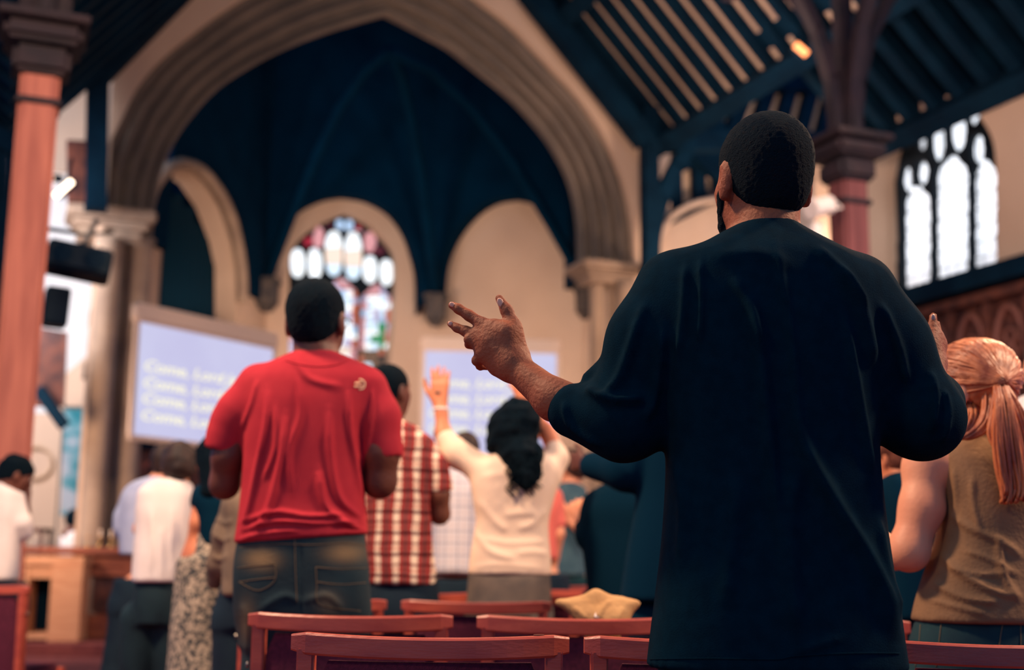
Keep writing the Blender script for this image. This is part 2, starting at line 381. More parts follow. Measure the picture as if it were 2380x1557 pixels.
# jambs: clustered shafts with capitals
def jamb(n, px_list, cap, d_list, r_list):
    t = empty('trim', tuple(PL_ARCH.W((PL_ARCH.hit(cap[0], cap[2])[0], 0))), None, None); t.name = 'trim_%d' % n; t['kind'] = 'structure'
    x0, x1, y0, y1 = cap[0], cap[1], cap[2], cap[3]
    for (px_, py_), d, r in zip(px_list, d_list, r_list):
        s_, z_ = PL_ARCH.hit(px_, py_, d); zc = PL_ARCH.hit(px_, y1, d)[1]
        c = PL_ARCH.W((s_, 0), d)
        m = MB(); m.lathe((c[0], c[1], 0), [(r * 1.5, 0), (r * 1.5, 0.25), (r * 1.15, 0.38), (r, 0.42), (r, zc - 0.14), (r * 1.15, zc - 0.12), (r * 1.02, zc - 0.09), (r * 1.3, zc)], 20)
        wobj(m, 'shaft', STONE, t, True)
    c0 = PL_ARCH.hit(x0, (y0 + y1) / 2); c1 = PL_ARCH.hit(x1, (y0 + y1) / 2); z0 = PL_ARCH.hit((x0 + x1) / 2, y1)[1]; z1 = PL_ARCH.hit((x0 + x1) / 2, y0)[1]
    R = Matrix(np.array([PL_ARCH.u, AX, (0, 0, 1)]).T.tolist())
    H = z1 - z0
    for nm, fa, fb, grow in (('abacus', 0.62, 1.0, 0.0), ('necking', 0.36, 0.60, -0.07), ('bell', 0.0, 0.34, -0.13)):
        m = MB(); cc = PL_ARCH.W(((c0[0] + c1[0]) / 2, z0 + H * (fa + fb) / 2), 0.24)
        m.box(cc, (c1[0] - c0[0] + grow * 2, 0.72 + grow * 2, H * (fb - fa)), R, 0.03); wobj(m, nm, STONE, t)
    return t
jamb(2, [(248, 700), (283, 700), (318, 700)], (153, 362, 482, 556), [-0.02, 0.30, 0.22], [0.13, 0.07, 0.14])
jamb(3, [(1388, 760), (1422, 760), (1455, 760)], (1350, 1530, 612, 657), [0.30, 0.26, 0.05], [0.10, 0.06, 0.12])

# chancel beyond the arch: three walls meeting at the corbels
cL, cM, cR_ = pt(594, 1300, 21.0), pt(996, 1300, 22.0), pt(1352, 1300, 20.9)
cLL = pt(330, 1300, 17.2); cRR = pt(1500, 1300, 17.8)
P_W1 = Plane(cL, cM - cL); P_W2 = Plane(cM, cR_ - cM); P_W3 = Plane(cLL, cL - cLL); P_W4 = Plane(cR_, cRR - cR_)
ZT = 10.9
def lunette(P, apex): return split_curve(P, apex)
A1 = [(612, 705), (614, 650), (630, 590), (662, 530), (705, 485), (755, 460), (803, 452), (858, 462), (910, 492), (945, 540), (966, 600), (975, 650), (976, 740)]
A2 = [(1019, 745), (1020, 650), (1032, 590), (1060, 535), (1100, 490), (1145, 464), (1190, 457), (1240, 472), (1285, 515), (1315, 565), (1331, 620), (1336, 670), (1338, 735)]
A3 = [(330, 720), (332, 600), (345, 520), (365, 440), (395, 395), (430, 377), (475, 392), (520, 445), (550, 510), (568, 590), (574, 650), (574, 700)]
O1 = [(672, 860), (672, 690), (673, 600), (690, 565), (720, 535), (760, 512), (803, 494), (850, 515), (888, 550), (912, 580), (920, 610), (919, 690), (905, 862)]
def chwall(n, P, a, b, holes_px, m, d=0.0, thick=0.4):
    L_ = float(np.dot(np.array(b) - P.O, P.u)); l0 = float(np.dot(np.array(a) - P.O, P.u))
    rect = [(l0 - 0.02, 0), (L_ + 0.02, 0), (L_ + 0.02, ZT), (l0 - 0.02, ZT)]
    return struct(panel(n, P, rect, [[P.hit(q[0], q[1], d) for q in hh] for hh in holes_px], d, thick, m, px=False))
chwall('wall_apse_window', P_W1, cL, cM, [catmull(O1[:7], 4)[:-1] + catmull(O1[6:], 4)], PLASTER)
chwall('wall_apse_blank', P_W2, cM, cR_, [], PLASTER)
chwall('wall_organ_side', P_W3, cLL, cL, [[(338, 735), (338, 560), (352, 460), (388, 415), (428, 397), (468, 425), (505, 480), (535, 560), (548, 620), (548, 760)]], PLASTER, 0, 0.35)
chwall('wall_apse_right', P_W4, cR_, cRR, [], PLASTER)
def lun(n, P, a, b, curve, apex, zc_px, d, th=0.30, ends=0.1):
    L_ = float(np.dot(np.array(b) - P.O, P.u)); l0 = float(np.dot(np.array(a) - P.O, P.u))
    c = [P.hit(q[0], q[1], d) for q in split_curve(curve, apex)]
    zb = P.hit(*zc_px, d)[1]
    c[0] = (c[0][0], zb); c[-1] = (c[-1][0], zb)
    out = [(l0 - ends, zb)] + c + [(L_ + ends, zb), (L_ + ends, ZT), (l0 - ends, ZT)]
    return struct(panel(n, P, out, [], d, th, VAULT, px=False))
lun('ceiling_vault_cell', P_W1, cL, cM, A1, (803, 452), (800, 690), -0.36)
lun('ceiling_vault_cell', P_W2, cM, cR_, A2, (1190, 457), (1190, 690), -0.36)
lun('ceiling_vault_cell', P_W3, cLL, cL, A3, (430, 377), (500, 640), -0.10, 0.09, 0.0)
# pale moulded rib round the organ arch
mb = MB(); mb.tube([P_W3.W(P_W3.hit(q[0] - 10, q[1] + 2, -0.12), -0.12) for q in split_curve(A3, (430, 377))[6:]], 0.09, 8); wobj(mb, 'trim_4', STONE, None, True); struct(bpy.data.objects['trim_4'])
# flat dark boarding high over the chancel, dark boards above the right return wall
V = [np.array([q[0], q[1], ZT]) for q in (cLL, cL, cM, cR_, cRR)]; V += [v + np.array([0, 0, 0.1]) for v in V]
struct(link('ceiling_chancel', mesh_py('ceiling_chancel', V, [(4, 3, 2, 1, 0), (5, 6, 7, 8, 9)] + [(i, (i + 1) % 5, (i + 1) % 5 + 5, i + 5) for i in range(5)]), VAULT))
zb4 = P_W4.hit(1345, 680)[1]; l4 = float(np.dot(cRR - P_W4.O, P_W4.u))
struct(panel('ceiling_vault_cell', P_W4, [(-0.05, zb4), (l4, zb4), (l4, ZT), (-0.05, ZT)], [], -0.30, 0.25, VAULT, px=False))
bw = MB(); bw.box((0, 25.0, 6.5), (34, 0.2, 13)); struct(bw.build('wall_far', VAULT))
for i, c in enumerate((cL, cM, cR_)):       # ribs rising from the corbels and corbels themselves
    pxs = ((594, 655), (996, 692), (1352, 672))[i]; dn = np.array([0.05, -0.42, 0])
    z = pt(pxs[0], pxs[1], c[1] - 0.4)[2]
    ap = pt(900, 330, 18.5)
    m = MB(); P = [np.array([c[0], c[1], z]) + dn, ]
    for t in (0.2, 0.4, 0.6, 0.8, 1.0):
        q = np.array([c[0], c[1], z]) * (1 - t) + ap * t; q[2] = z + (8.6 - z) * math.sin(t * math.pi / 2); q = q + dn * (1 - t); P.append(q)
    m.tube(P, 0.09, 8); o = wobj(m, 'vault_rib', VAULT, None, True); struct(o); o.name = 'trim_rib'
    m = MB(); m.box((c[0] + dn[0], c[1] - 0.36, z - 0.19), (0.34, 0.36, 0.40), None, 0.03); m.box((c[0] + dn[0], c[1] - 0.36, z + 0.02), (0.42, 0.42, 0.07), None, 0.015)
    m.box((c[0] + dn[0], c[1] - 0.34, z - 0.43), (0.22, 0.24, 0.10), None, 0.03)
    o = wobj(m, 'stone_corbel', DARKSTONE, None); setp(o, ('carved stone corbel left of the stained glass window', 'carved stone corbel between the stained glass and the blank arch', 'carved stone corbel beside the right jamb of the great arch')[i], 'corbel', 'corbels under the vault ribs')
# organ pipes in the left arch
og = empty('pipe_organ', tuple(P_W3.W((P_W3.hit(440, 740)[0], 0), 0.5)), 'dark organ case of upright pipes inside the left chancel arch', 'organ')
m = MB(); x0 = P_W3.hit(330, 700)[0]; x1 = P_W3.hit(560, 700)[0]
cc = P_W3.W(((x0 + x1) / 2, 3.2), 0.62); m.box(cc, (x1 - x0 + 0.1, 0.2, 6.4), Matrix(np.array([P_W3.u, -P_W3.n, (0, 0, 1)]).T.tolist())); wobj(m, 'case', VAULT, og)
PIPE = mat('organ_pipe', (4, 38, 54), 0.7, spec=0.1)
for i in range(14):
    s_ = x0 + (x1 - x0) * (i + 0.5) / 14; c = P_W3.W((s_, 0), 0.44); hh = 5.7 + 0.5 * math.sin(i / 13 * math.pi) + 0.12 * (i % 2)
    m = MB(); m.lathe((c[0], c[1], 0), [(0.02, 2.6), (0.075, 2.9), (0.075, hh), (0.06, hh + 0.02)], 10); wobj(m, 'pipe', PIPE, og, True)

# ------------------------------------------------------------------ stained glass window (window_1)
def gem(name, rgb, e): return mat(name, rgb, 0.3, emit=e)
G_WHITE = mat('glass_white', (255, 255, 250), 0.3, (226, 236, 250), 14, emit=1.5)
G = dict(w=G_WHITE, b=gem('glass_pale_blue', (176, 204, 238), 1.15), v=gem('glass_lilac', (206, 196, 230), 1.0), p=gem('glass_pink', (236, 164, 170), 0.95),
         r=gem('glass_red', (196, 40, 66), 0.8), d=gem('glass_dark_red', (110, 24, 56), 0.6), o=gem('glass_orange', (230, 120, 90), 0.8), g=gem('glass_green', (46, 170, 104), 0.75),
         n=gem('glass_brown', (150, 110, 84), 0.6), k=gem('glass_umber', (70, 58, 60), 0.5), s=gem('glass_sky', (212, 232, 250), 1.35), c=gem('glass_cream', (246, 222, 206), 1.2))
def ellp(cx, cy, rx, ry, n=14, e=2.4):
    out = []
    for i in range(n):
        t = 2 * math.pi * i / n; c, s_ = math.cos(t), math.sin(t)
        out.append((cx + rx * math.copysign(abs(c) ** (2 / e), c), cy + ry * math.copysign(abs(s_) ** (2 / e), s_)))
    return out
w1 = empty('window_1', tuple(P_W1.W((P_W1.hit(800, 860)[0], P_W1.hit(800, 860)[1]), 0.2)), None, None); struct(w1)
holes = []
def lancet(x0, x1, yt, yb, slant=0.0):
    c = (x0 + x1) / 2; w = (x1 - x0) / 2
    return [(x0 - slant, yb), (x0, yt + w * 1.1), (x0 + w * 0.12, yt + w * 0.62), (x0 + w * 0.42, yt + w * 0.40), (x0 + w * 0.60, yt + w * 0.1), (c, yt - w * 0.12), (x1 - w * 0.60, yt + w * 0.12), (x1 - w * 0.42, yt + w * 0.42), (x1 - w * 0.12, yt + w * 0.66), (x1, yt + w * 1.15), (x1 - slant, yb)]
small = [(693, 610, 17, 34, 'w'), (733, 612, 17, 35, 'w'), (777, 588, 21, 53, 'c'), (822, 594, 21, 56, 'c'), (861, 625, 17, 32, 'w'), (899, 632, 16, 31, 'w'),
         (791, 521, 10, 13, 'b'), (813, 523, 10, 14, 'b'), (731, 546, 9, 12, 'p'), (746, 538, 8, 9, 'p'), (743, 562, 10, 13, 'p'), (856, 552, 10, 12, 'p'), (868, 563, 8, 9, 'p'), (855, 573, 9, 10, 'p'),
         (716, 561, 9, 10, 'r'), (834, 530, 8, 8, 'r'), (882, 582, 13, 8, 'd'), (769, 525, 6, 5, 'd'), (723, 572, 6, 5, 'd')]
lancs = [(674, 745, 655, 850, 0), (757, 834, 648, 852, 6), (842, 912, 662, 856, 8)]
merged = [q for q in small if q[4] not in ('p', 'd')]
for (x, y, rx, ry, g) in merged: holes.append(ellp(x, y, rx, ry))
holes.append(ellp(739, 550, 16, 26)); holes.append(ellp(861, 562, 15, 25)); holes.append(ellp(882, 582, 14, 9)); holes.append(ellp(768, 525, 7, 6)); holes.append(ellp(723, 577, 6, 5))
for a in lancs: holes.append(lancet(*a))
o1c = catmull(O1[:7], 4)[:-1] + catmull(O1[6:], 4)
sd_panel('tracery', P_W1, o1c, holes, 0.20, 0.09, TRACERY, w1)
panel('tracery_backing', P_W1, [(740, 525), (728, 545), (728, 575), (752, 575), (756, 530)], [], 0.262, 0.01, G['p'], w1).name = 'pane'
panel('pane', P_W1, ellp(861, 562, 17, 27), [], 0.262, 0.01, G['p'], w1)
for (x, y, rx, ry, g) in small:
    if g == 'p': continue
    if g == 'c':
        panel('pane', P_W1, [(x - rx - 2, y - ry - 3), (x + rx + 2, y - ry - 3), (x + rx + 2, y - 14), (x - rx - 2, y - 10)], [], 0.26, 0.01, G['w'], w1)
        panel('pane', P_W1, [(x - rx - 2, y - 9), (x + rx + 2, y - 13), (x + rx + 2, y + 26), (x - rx - 2, y + 24)], [], 0.26, 0.01, G['c'], w1)
        panel('pane', P_W1, [(x - rx - 2, y + 25), (x + rx + 2, y + 27), (x + rx + 2, y + ry + 3), (x - rx - 2, y + ry + 3)], [], 0.26, 0.01, G['s'], w1)
    else: panel('pane', P_W1, ellp(x, y, rx + 2, ry + 2), [], 0.26, 0.01, G[g], w1)
for li, (x0, x1, yt, yb, sl) in enumerate(lancs):
    nc, nr = 5, 13; W_ = x1 - x0
    gx = [[x0 - 3 - sl * j / nr + (W_ + 6) * i / nc + (rng.uniform(-3, 3) if 0 < i < nc else 0) for i in range(nc + 1)] for j in range(nr + 1)]
    gy = [[yt - 6 + (yb - yt + 9) * j / nr + (rng.uniform(-3, 3) if 0 < j < nr else 0) for i in range(nc + 1)] for j in range(nr + 1)]
    for j in range(nr):
        for i in range(nc):
            edge = i in (0, nc - 1); f = j / nr
            g = rng.choice(list('wwsbsv'))
            if edge: g = rng.choice(list('popvbw'))
            if f < 0.13: g = rng.choice(list('ppvp'))
            if li == 2:
                if 0.40 < f < 0.72 and i == 3: g = 'g'
                if 0.55 < f < 0.68 and i == 2: g = 'g'
                if f > 0.70: g = rng.choice(list('nnnok'))
                if f > 0.86: g = rng.choice(list('kngs'))
            if li == 1 and f > 0.75: g = rng.choice(list('cwpc'))
            if li == 0 and f > 0.8: g = rng.choice(list('sorw'))
            e = 0.8
            quad = [(gx[j][i] + e, gy[j][i] + e), (gx[j][i + 1] - e, gy[j][i + 1] + e), (gx[j + 1][i + 1] - e, gy[j + 1][i + 1] - e), (gx[j + 1][i] + e, gy[j + 1][i] - e)]
            V = []
            for d in (0.30, 0.31):
                for q in quad: V.append(P_W1.W(P_W1.hit(q[0], q[1], 0.30), d))
            me = mesh_py('pane', V, [(0, 3, 2, 1), (4, 5, 6, 7), (0, 1, 5, 4), (1, 2, 6, 5), (2, 3, 7, 6), (3, 0, 4, 7)])
            o = link('pane', me, G[g]); o.parent = w1; o.matrix_basis = root_inv(w1)
panel('backing', P_W1, [(660, 480), (930, 480), (930, 875), (660, 875)], [], 0.45, 0.02, TRACERY, w1).name = 'window_surround'

# ------------------------------------------------------------------ right aisle wall and window_2
PR = Plane(CR * 9.5, -AX)       # u runs towards us, so the normal points into the room
RW_open = [(2008, 740), (2010, 560), (2012, 400), (2030, 340), (2060, 285), (2100, 240), (2150, 216), (2200, 222), (2250, 245), (2290, 290), (2312, 350), (2316, 480), (2316, 632)]
sfar = PR.hit(1900, 700)[0]; snear = PR.hit(2700, 700)[0]
zs = PR.hit(2200, 662)[1]
zr = PR.hit(2300, 262)[1] + 0.22
rwall = [(min(sfar, snear), -0.02), (max(sfar, snear), -0.02), (max(sfar, snear), zr + 0.15), (min(sfar, snear), zr + 0.15)]
hole = [PR.hit(*q) for q in catmull(RW_open[:7], 4)[:-1] + catmull(RW_open[6:], 4)]
hole[0] = (hole[0][0], zs); hole[-1] = (hole[-1][0], zs)
struct(panel('wall_right', PR, rwall, [hole], 0, 0.55, PLASTER, px=False))
w2 = empty('window_2', tuple(PR.W((PR.hit(2200, 662)[0], zs), 0.4)), None, None); struct(w2)
TR_out = [(2080, 700), (2082, 560), (2078, 420), (2092, 350), (2120, 290), (2160, 245), (2200, 232), (2245, 245), (2285, 285), (2308, 340), (2316, 420), (2318, 620)]
tr_holes = [lancet(2092, 2158, 432, 692), lancet(2166, 2246, 362, 668), lancet(2254, 2312, 372, 640)]
for (x, y, rx, ry) in ((2102, 415, 14, 29), (2138, 400, 15, 28), (2136, 323, 13, 27), (2174, 322, 18, 52), (2220, 298, 21, 53), (2256, 268, 13, 22), (2266, 345, 17, 33), (2194, 240, 8, 9), (2300, 312, 6, 10), (2299, 338, 6, 8), (2280, 275, 5, 5), (2115, 358, 5, 6)):
    tr_holes.append(ellp(x, y, rx, ry))
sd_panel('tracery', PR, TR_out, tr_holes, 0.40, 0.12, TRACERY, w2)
GL = bpy.data.materials.new('leaded_daylight_glass'); GL.use_nodes = True; nt = GL.node_tree; b = nt.nodes['Principled BSDF']
tc = nt.nodes.new('ShaderNodeTexCoord'); sp = nt.nodes.new('ShaderNodeSeparateXYZ'); nt.links.new(tc.outputs['Object'], sp.inputs[0])
nz = nt.nodes.new('ShaderNodeTexNoise'); nz.inputs['Scale'].default_value = 3.5; nt.links.new(tc.outputs['Object'], nz.inputs['Vector'])
mm = nt.nodes.new('ShaderNodeMath'); mm.operation = 'MULTIPLY_ADD'; mm.inputs[1].default_value = 0.5; nt.links.new(nz.outputs['Fac'], mm.inputs[0]); nt.links.new(sp.outputs['Y'], mm.inputs[2])
rp = nt.nodes.new('ShaderNodeValToRGB'); rp.color_ramp.elements[0].position = 0.25; rp.color_ramp.elements[0].color = L(150, 146, 150); rp.color_ramp.elements[1].position = 0.85; rp.color_ramp.elements[1].color = L(236, 244, 255)
nt.links.new(mm.outputs[0], rp.inputs[0]); nt.links.new(rp.outputs[0], b.inputs['Emission Color']); b.inputs['Emission Strength'].default_value = 1.5
for (a, yy) in (((2088, 2162), (380, 705)), ((2162, 2250), (225, 690)), ((2250, 2320), (225, 660))):
    panel('pane', PR, [(a[0], yy[0]), (a[1], yy[0]), (a[1], yy[1]), (a[0], yy[1])], [], 0.55, 0.01, GL, w2)
panel('pane', PR, [(2085, 250), (2162, 225), (2162, 378), (2085, 378)], [], 0.55, 0.01, GL, w2)
mb = MB()
for y0 in range(455, 700, 38):
    a = PR.W(PR.hit(2084, y0 + 10, 0.53), 0.53); bq = PR.W(PR.hit(2316, y0 - 56, 0.53), 0.53); mb.bar(a, bq, 0.012, 0.012)
for xx in (2110, 2128, 2146, 2186, 2206, 2226, 2270, 2290):
    a = PR.W(PR.hit(xx, 690, 0.53), 0.53); bq = np.array(a); bq[2] += 2.0; mb.bar(a, bq, 0.008, 0.008, up=(1, 0, 0))
wobj(mb, 'lead_came', METAL, w2)
# sill beam and carved panelling below it
def prbar(name, p0, p1, w, d, m, parent=None, out=0.0):
    mb = MB(); a = PR.W(p0, -out); b2 = PR.W(p1, -out); mb.bar(a, b2, d, w); return wobj(mb, name, m, parent)
s0, s1 = sorted((PR.hit(2040, 700)[0], snear))
pan = empty('carved_panelling', tuple(PR.W(((s0 + s1) / 2, 0), -0.1)), 'tall carved oak panelling along the right wall below the window', 'panelling')
prbar('cornice', (s0, zs - 0.10), (s1, zs - 0.10), 0.20, 0.34, TIMBER, pan, 0.14)
prbar('frieze_rail', (s0, zs - 0.28), (s1, zs - 0.28), 0.10, 0.2, CARVED, pan, 0.08)
prbar('lower_rail', (s0, 1.05), (s1, 1.05), 0.14, 0.2, CARVED, pan, 0.08)
prbar('middle_rail', (s0, 2.35), (s1, 2.35), 0.10, 0.16, CARVED, pan, 0.07)
prbar('back_boarding', (s0, zs / 2), (s1, zs / 2), zs, 0.03, CARVED, pan, 0.015)
k = 0; s = s0 + 0.2
while s < s1:
    mb = MB(); a = PR.W((s, 0), -0.07); b2 = PR.W((s, zs - 0.3), -0.07); mb.bar(a, b2, 0.07, 0.10, up=tuple(PR.u)); wobj(mb, 'stile', CARVED, pan)
    if k < 12:
        pc = s + 0.28; zc = zs - 0.62; P = []
        for t in np.linspace(0, math.pi, 9): P.append(PR.W((pc - 0.21 * math.cos(t), zc - 0.35 + 0.55 * math.sin(t) ** 0.8), -0.06))
        mb = MB(); mb.tube(P, 0.035, 6)
        for q in ((-0.1, 0), (0.1, 0), (0, 0.1), (0, -0.1)):
            P = [PR.W((pc + q[0] + 0.075 * math.cos(t), zc - 0.2 + q[1] + 0.075 * math.sin(t)), -0.05) for t in np.linspace(0, 2 * math.pi, 10)]
            mb.tube(P, 0.02, 5)
        wobj(mb, 'carved_tracery', mat('pale_carved_oak', (132, 84, 74), 0.6), pan, True)  # tracery in a paler oak than the panelling
    s += 0.56; k += 1

# ------------------------------------------------------------------ timber arcade posts
def tim(name, segs, m=TIMBER, parent=None, up=(0, 0, 1)):
    mb = MB()
    for a, b, w, d in segs: mb.bar(a, b, w, d, up=up if abs(Vector(b - a).normalized().z) < 0.95 else tuple(CR))
    return wobj(mb, name, m, parent)
def arcade_post(n, px, pyc, Y, label, wpx=0.27, ztop=9.0, braces=True, wood=None):
    base = pt(px, pyc, Y); root = empty('timber_post', (base[0], base[1], 0), label, 'post', 'timber arcade posts'); zc = base[2]
    R = Matrix(np.array([CR, AX, (0, 0, 1)]).T.tolist()); c = Vector((base[0], base[1], 0))
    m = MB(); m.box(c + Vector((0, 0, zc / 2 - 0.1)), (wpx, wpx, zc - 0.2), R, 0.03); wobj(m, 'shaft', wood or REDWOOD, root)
    m = MB(); m.box(c + Vector((0, 0, zc - 0.42)), (wpx + 0.04, wpx + 0.04, 0.05), R, 0.01); m.box(c + Vector((0, 0, zc - 0.12)), (wpx + 0.12, wpx + 0.12, 0.2), R, 0.04)
    m.box(c + Vector((0, 0, zc + 0.06)), (wpx + 0.26, wpx + 0.26, 0.14), R, 0.04); m.box(c + Vector((0, 0, zc + 0.17)), (wpx + 0.34, wpx + 0.34, 0.06), R, 0.01); wobj(m, 'capital', DARKWOOD, root)
    m = MB(); m.box(c + Vector((0, 0, (zc + 0.2 + ztop) / 2)), (wpx * 0.55, wpx * 0.55, ztop - zc - 0.2), R, 0.02); wobj(m, 'upper_shaft', DARKWOOD, root)
    if braces:
        for dr in (CR, -CR, AX, -AX):
            P = []
            for t in np.linspace(0, 1, 8):
                a = t * math.pi / 2; rr = 1.9
                P.append(np.array(c) + dr * (0.1 + rr * (1 - math.cos(a))) + np.array([0, 0, zc + 0.25 + rr * 1.15 * math.sin(a)]))
            m = MB()
            for a, b in zip(P, P[1:]): m.bar(a, b + (b - a) * 0.1, 0.09, 0.12, up=tuple(np.cross(dr, (0, 0, 1))))
            wobj(m, 'curved_brace', DARKWOOD, root)
        for dr in (CR, -CR, AX, -AX):
            m = MB(); m.bar(np.array(c) + dr * 0.15 + np.array([0, 0, zc + 0.25]), np.array(c) + dr * 0.15 + np.array([0, 0, zc + 1.1]), 0.06, 0.06, up=tuple(CR)); wobj(m, 'bracket_strut', DARKWOOD, root)
    return root
arcade_post(0, 98, 118, 8.8, 'reddish timber post with moulded capital at the far left, beside the speakers')
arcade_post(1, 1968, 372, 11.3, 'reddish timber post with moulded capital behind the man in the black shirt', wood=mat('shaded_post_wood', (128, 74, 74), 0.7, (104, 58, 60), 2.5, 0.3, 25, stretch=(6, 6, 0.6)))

# ------------------------------------------------------------------ nave roof on the right of the great arch: rafters over plaster
Rm = lambda u, v, w: Matrix(np.array([u, v, w]).T.tolist())
e0 = PL_ARCH.W(h(1468, 285)); e1 = PL_ARCH.W(h(1180, -75))        # roof line in the wall plane
e0 = np.array(e0); e1 = np.array(e1); sl = (e1 - e0) / np.linalg.norm(e1 - e0); e0 = e0 - sl * 0.6; e1 = e1 + sl * 3.0
nr = np.cross(sl, AX); nr /= np.linalg.norm(nr)
if nr[2] < 0: nr = -nr
roof = empty('ceiling_nave', tuple((e0 + e1) / 2 - AX * 3), None, None); roof.name = 'ceiling'; struct(roof)
Ls = np.linalg.norm(e1 - e0)
mb = MB(); mb.box(Vector((e0 + e1) / 2 - AX * 4.0 + nr * 0.30), (Ls, 9.6, 0.05), Rm(sl, AX, np.cross(sl, AX))); wobj(mb, 'plaster', PLASTER, roof)
i = 0; d = 0.22
while d < 8.6:
    mb = MB(); mb.bar(e0 - AX * d + nr * 0.22, e1 - AX * d + nr * 0.22, 0.17, 0.10, up=tuple(nr)); wobj(mb, 'rafter', TIMBER, roof); d += 0.37; i += 1
for f in (0.02, 0.36, 0.62, 0.9):
    q = e0 + (e1 - e0) * f
    mb = MB(); mb.bar(q + AX * 0.0 - nr * 0.05, q - AX * 8.6 - nr * 0.05, 0.24, 0.22, up=tuple(nr)); wobj(mb, 'purlin', TIMBER, roof)
mb = MB(); mb.bar(e0 - AX * 0.06, e1 - AX * 0.06, 0.16, 0.34, up=tuple(nr)); wobj(mb, 'wall_rafter', TIMBER, roof)

# wall post and braces against the arch wall, both sides (one dark timber frame each)
def frame_member(name, P0, P1, w, d, parent, m=TIMBER, up=None):
    mb = MB(); mb.bar(P0, P1, w, d, up=up if up is not None else ((0, 0, 1) if abs(P1[2] - P0[2]) < 0.9 * np.linalg.norm(P1 - P0) else tuple(CR))); return wobj(mb, name, m, parent)
PF = PL_ARCH.shift(-0.35)
def PFW(px, py, d=0): return np.array(PF.W(PF.hit(px, py, d), d))
tr = empty('roof_truss', tuple(PFW(1508, 620)), 'dark timber wall post and braces right of the great arch', 'truss')
frame_member('wall_post', PFW(1512, 640), PFW(1508, 250), 0.17, 0.22, tr)
frame_member('principal', PFW(1500, 330), PFW(1225, -20), 0.24, 0.26, tr)
frame_member('collar_beam', PFW(1500, 330), PFW(1960, 330), 0.22, 0.26, tr)
P = [PFW(*q) for q in catmull([(1508, 620), (1525, 500), (1570, 390), (1650, 270), (1760, 160)], 3)]
for a, b in zip(P, P[1:]): frame_member('curved_brace', a, b + (b - a) * 0.15, 0.15, 0.2, tr)
tl = empty('roof_truss', tuple(PFW(215, 500)), 'dark timber wall post left of the great arch, behind the reddish post', 'truss')
frame_member('wall_post', PFW(222, 490), PFW(232, -60), 0.20, 0.24, tl)
frame_member('principal', PFW(215, 190), PFW(480, -80), 0.30, 0.26, tl)
frame_member('collar_beam', PFW(-60, 60), PFW(330, 40), 0.55, 0.26, tl)
frame_member('bracket', PFW(178, 470), PFW(176, 330), 0.14, 0.2, tl, CARVED)
# left slope of the nave roof, dark
e0l = PFW(250, 180); e1l = PFW(760, -260); sll = (e1l - e0l) / np.linalg.norm(e1l - e0l); e0l = e0l - sll * 1.5
nl = np.cross(AX, sll); nl = nl / np.linalg.norm(nl) * (1 if np.cross(AX, sll)[2] > 0 else -1)
roof2 = empty('ceiling_left', tuple((e0l + e1l) / 2), None, None); struct(roof2)
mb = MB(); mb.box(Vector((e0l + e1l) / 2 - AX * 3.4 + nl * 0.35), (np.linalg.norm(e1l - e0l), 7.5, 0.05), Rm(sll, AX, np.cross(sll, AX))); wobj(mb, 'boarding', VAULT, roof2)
for d in np.arange(0.2, 6.8, 0.45):
    mb = MB(); mb.bar(e0l - AX * d + nl * 0.15, e1l - AX * d + nl * 0.15, 0.15, 0.26, up=tuple(nl)); wobj(mb, 'rafter', TIMBER, roof2)

# ------------------------------------------------------------------ transept beyond the right post: plaster gable with timber frame, roof slope, pale arch
PT_ = Plane(pt(1700, 1300, 18.5), CR)
tg = [(1440, 1345), (2085, 1345), (2085, 340), (1930, 215), (1700, 190), (1560, 360), (1440, 560)]
struct(panel('wall_transept', PT_, tg, [], 0, 0.25, PLASTER))
tf = empty('half_timbering', tuple(PT_.W(PT_.hit(1700, 520), -0.1)), 'dark timber framing over pale plaster high on the transept wall', 'timber frame')
def tb(name, a, b, w, dd=-0.12): 
    A = np.array(PT_.W(PT_.hit(*a, dd), dd)); B = np.array(PT_.W(PT_.hit(*b, dd), dd)); return frame_member(name, A, B, w, 0.2, tf)
for a, b, w in (((1500, 535), (1720, 425), 0.17), ((1505, 520), (1572, 370), 0.16), ((1567, 370), (1570, 500), 0.12), ((1622, 340), (1624, 470), 0.13), ((1670, 300), (1672, 440), 0.16),
                ((1560, 395), (1700, 330), 0.20), ((1650, 190), (1945, 205), 0.22)):
    tb('stud' if abs(a[0] - b[0]) < 12 else 'beam', a, b, w)
for xt, xb, yb in ((1742, 1690, 330), (1790, 1738, 360), (1840, 1786, 385), (1890, 1836, 400), (1938, 1884, 415), (1700, 1648, 290)):
    tb('rafter', (xt, 195), (xb, yb), 0.17)
for k in range(5): tb('brace', (1600 + 14 * k, 255 + 0 * k + 18 * (4 - k)), (1688, 335 + 18 * (4 - k) + 12), 0.10, -0.25)
for k, (a, b) in enumerate((((1590, 240), (1700, 350)), ((1572, 268), (1690, 386)), ((1560, 300), (1670, 410)))): tb('brace', a, b, 0.13, -0.24)
# pale arched opening below the frame: dark spandrel with an arch cut in it
sp_arch = catmull([(1522, 660), (1524, 600), (1536, 550), (1566, 505), (1610, 478), (1665, 466)], 4) + [(1990, 466), (1990, 660)]
struct(panel('trim_5', PT_, [(1496, 660)] + sp_arch[:1] + sp_arch[1:-2] + [(1720, 460), (1720, 420), (1500, 530), (1488, 660)], [], -0.30, 0.25, CARVED))
mb = MB(); P = [PT_.W(PT_.hit(*q, -0.34), -0.34) for q in catmull([(1520, 660), (1522, 600), (1534, 548), (1564, 503), (1608, 476), (1665, 463)], 4)]
mb.tube(P, 0.05, 6); struct(wobj(mb, 'trim_6', PLASTER, None, True))

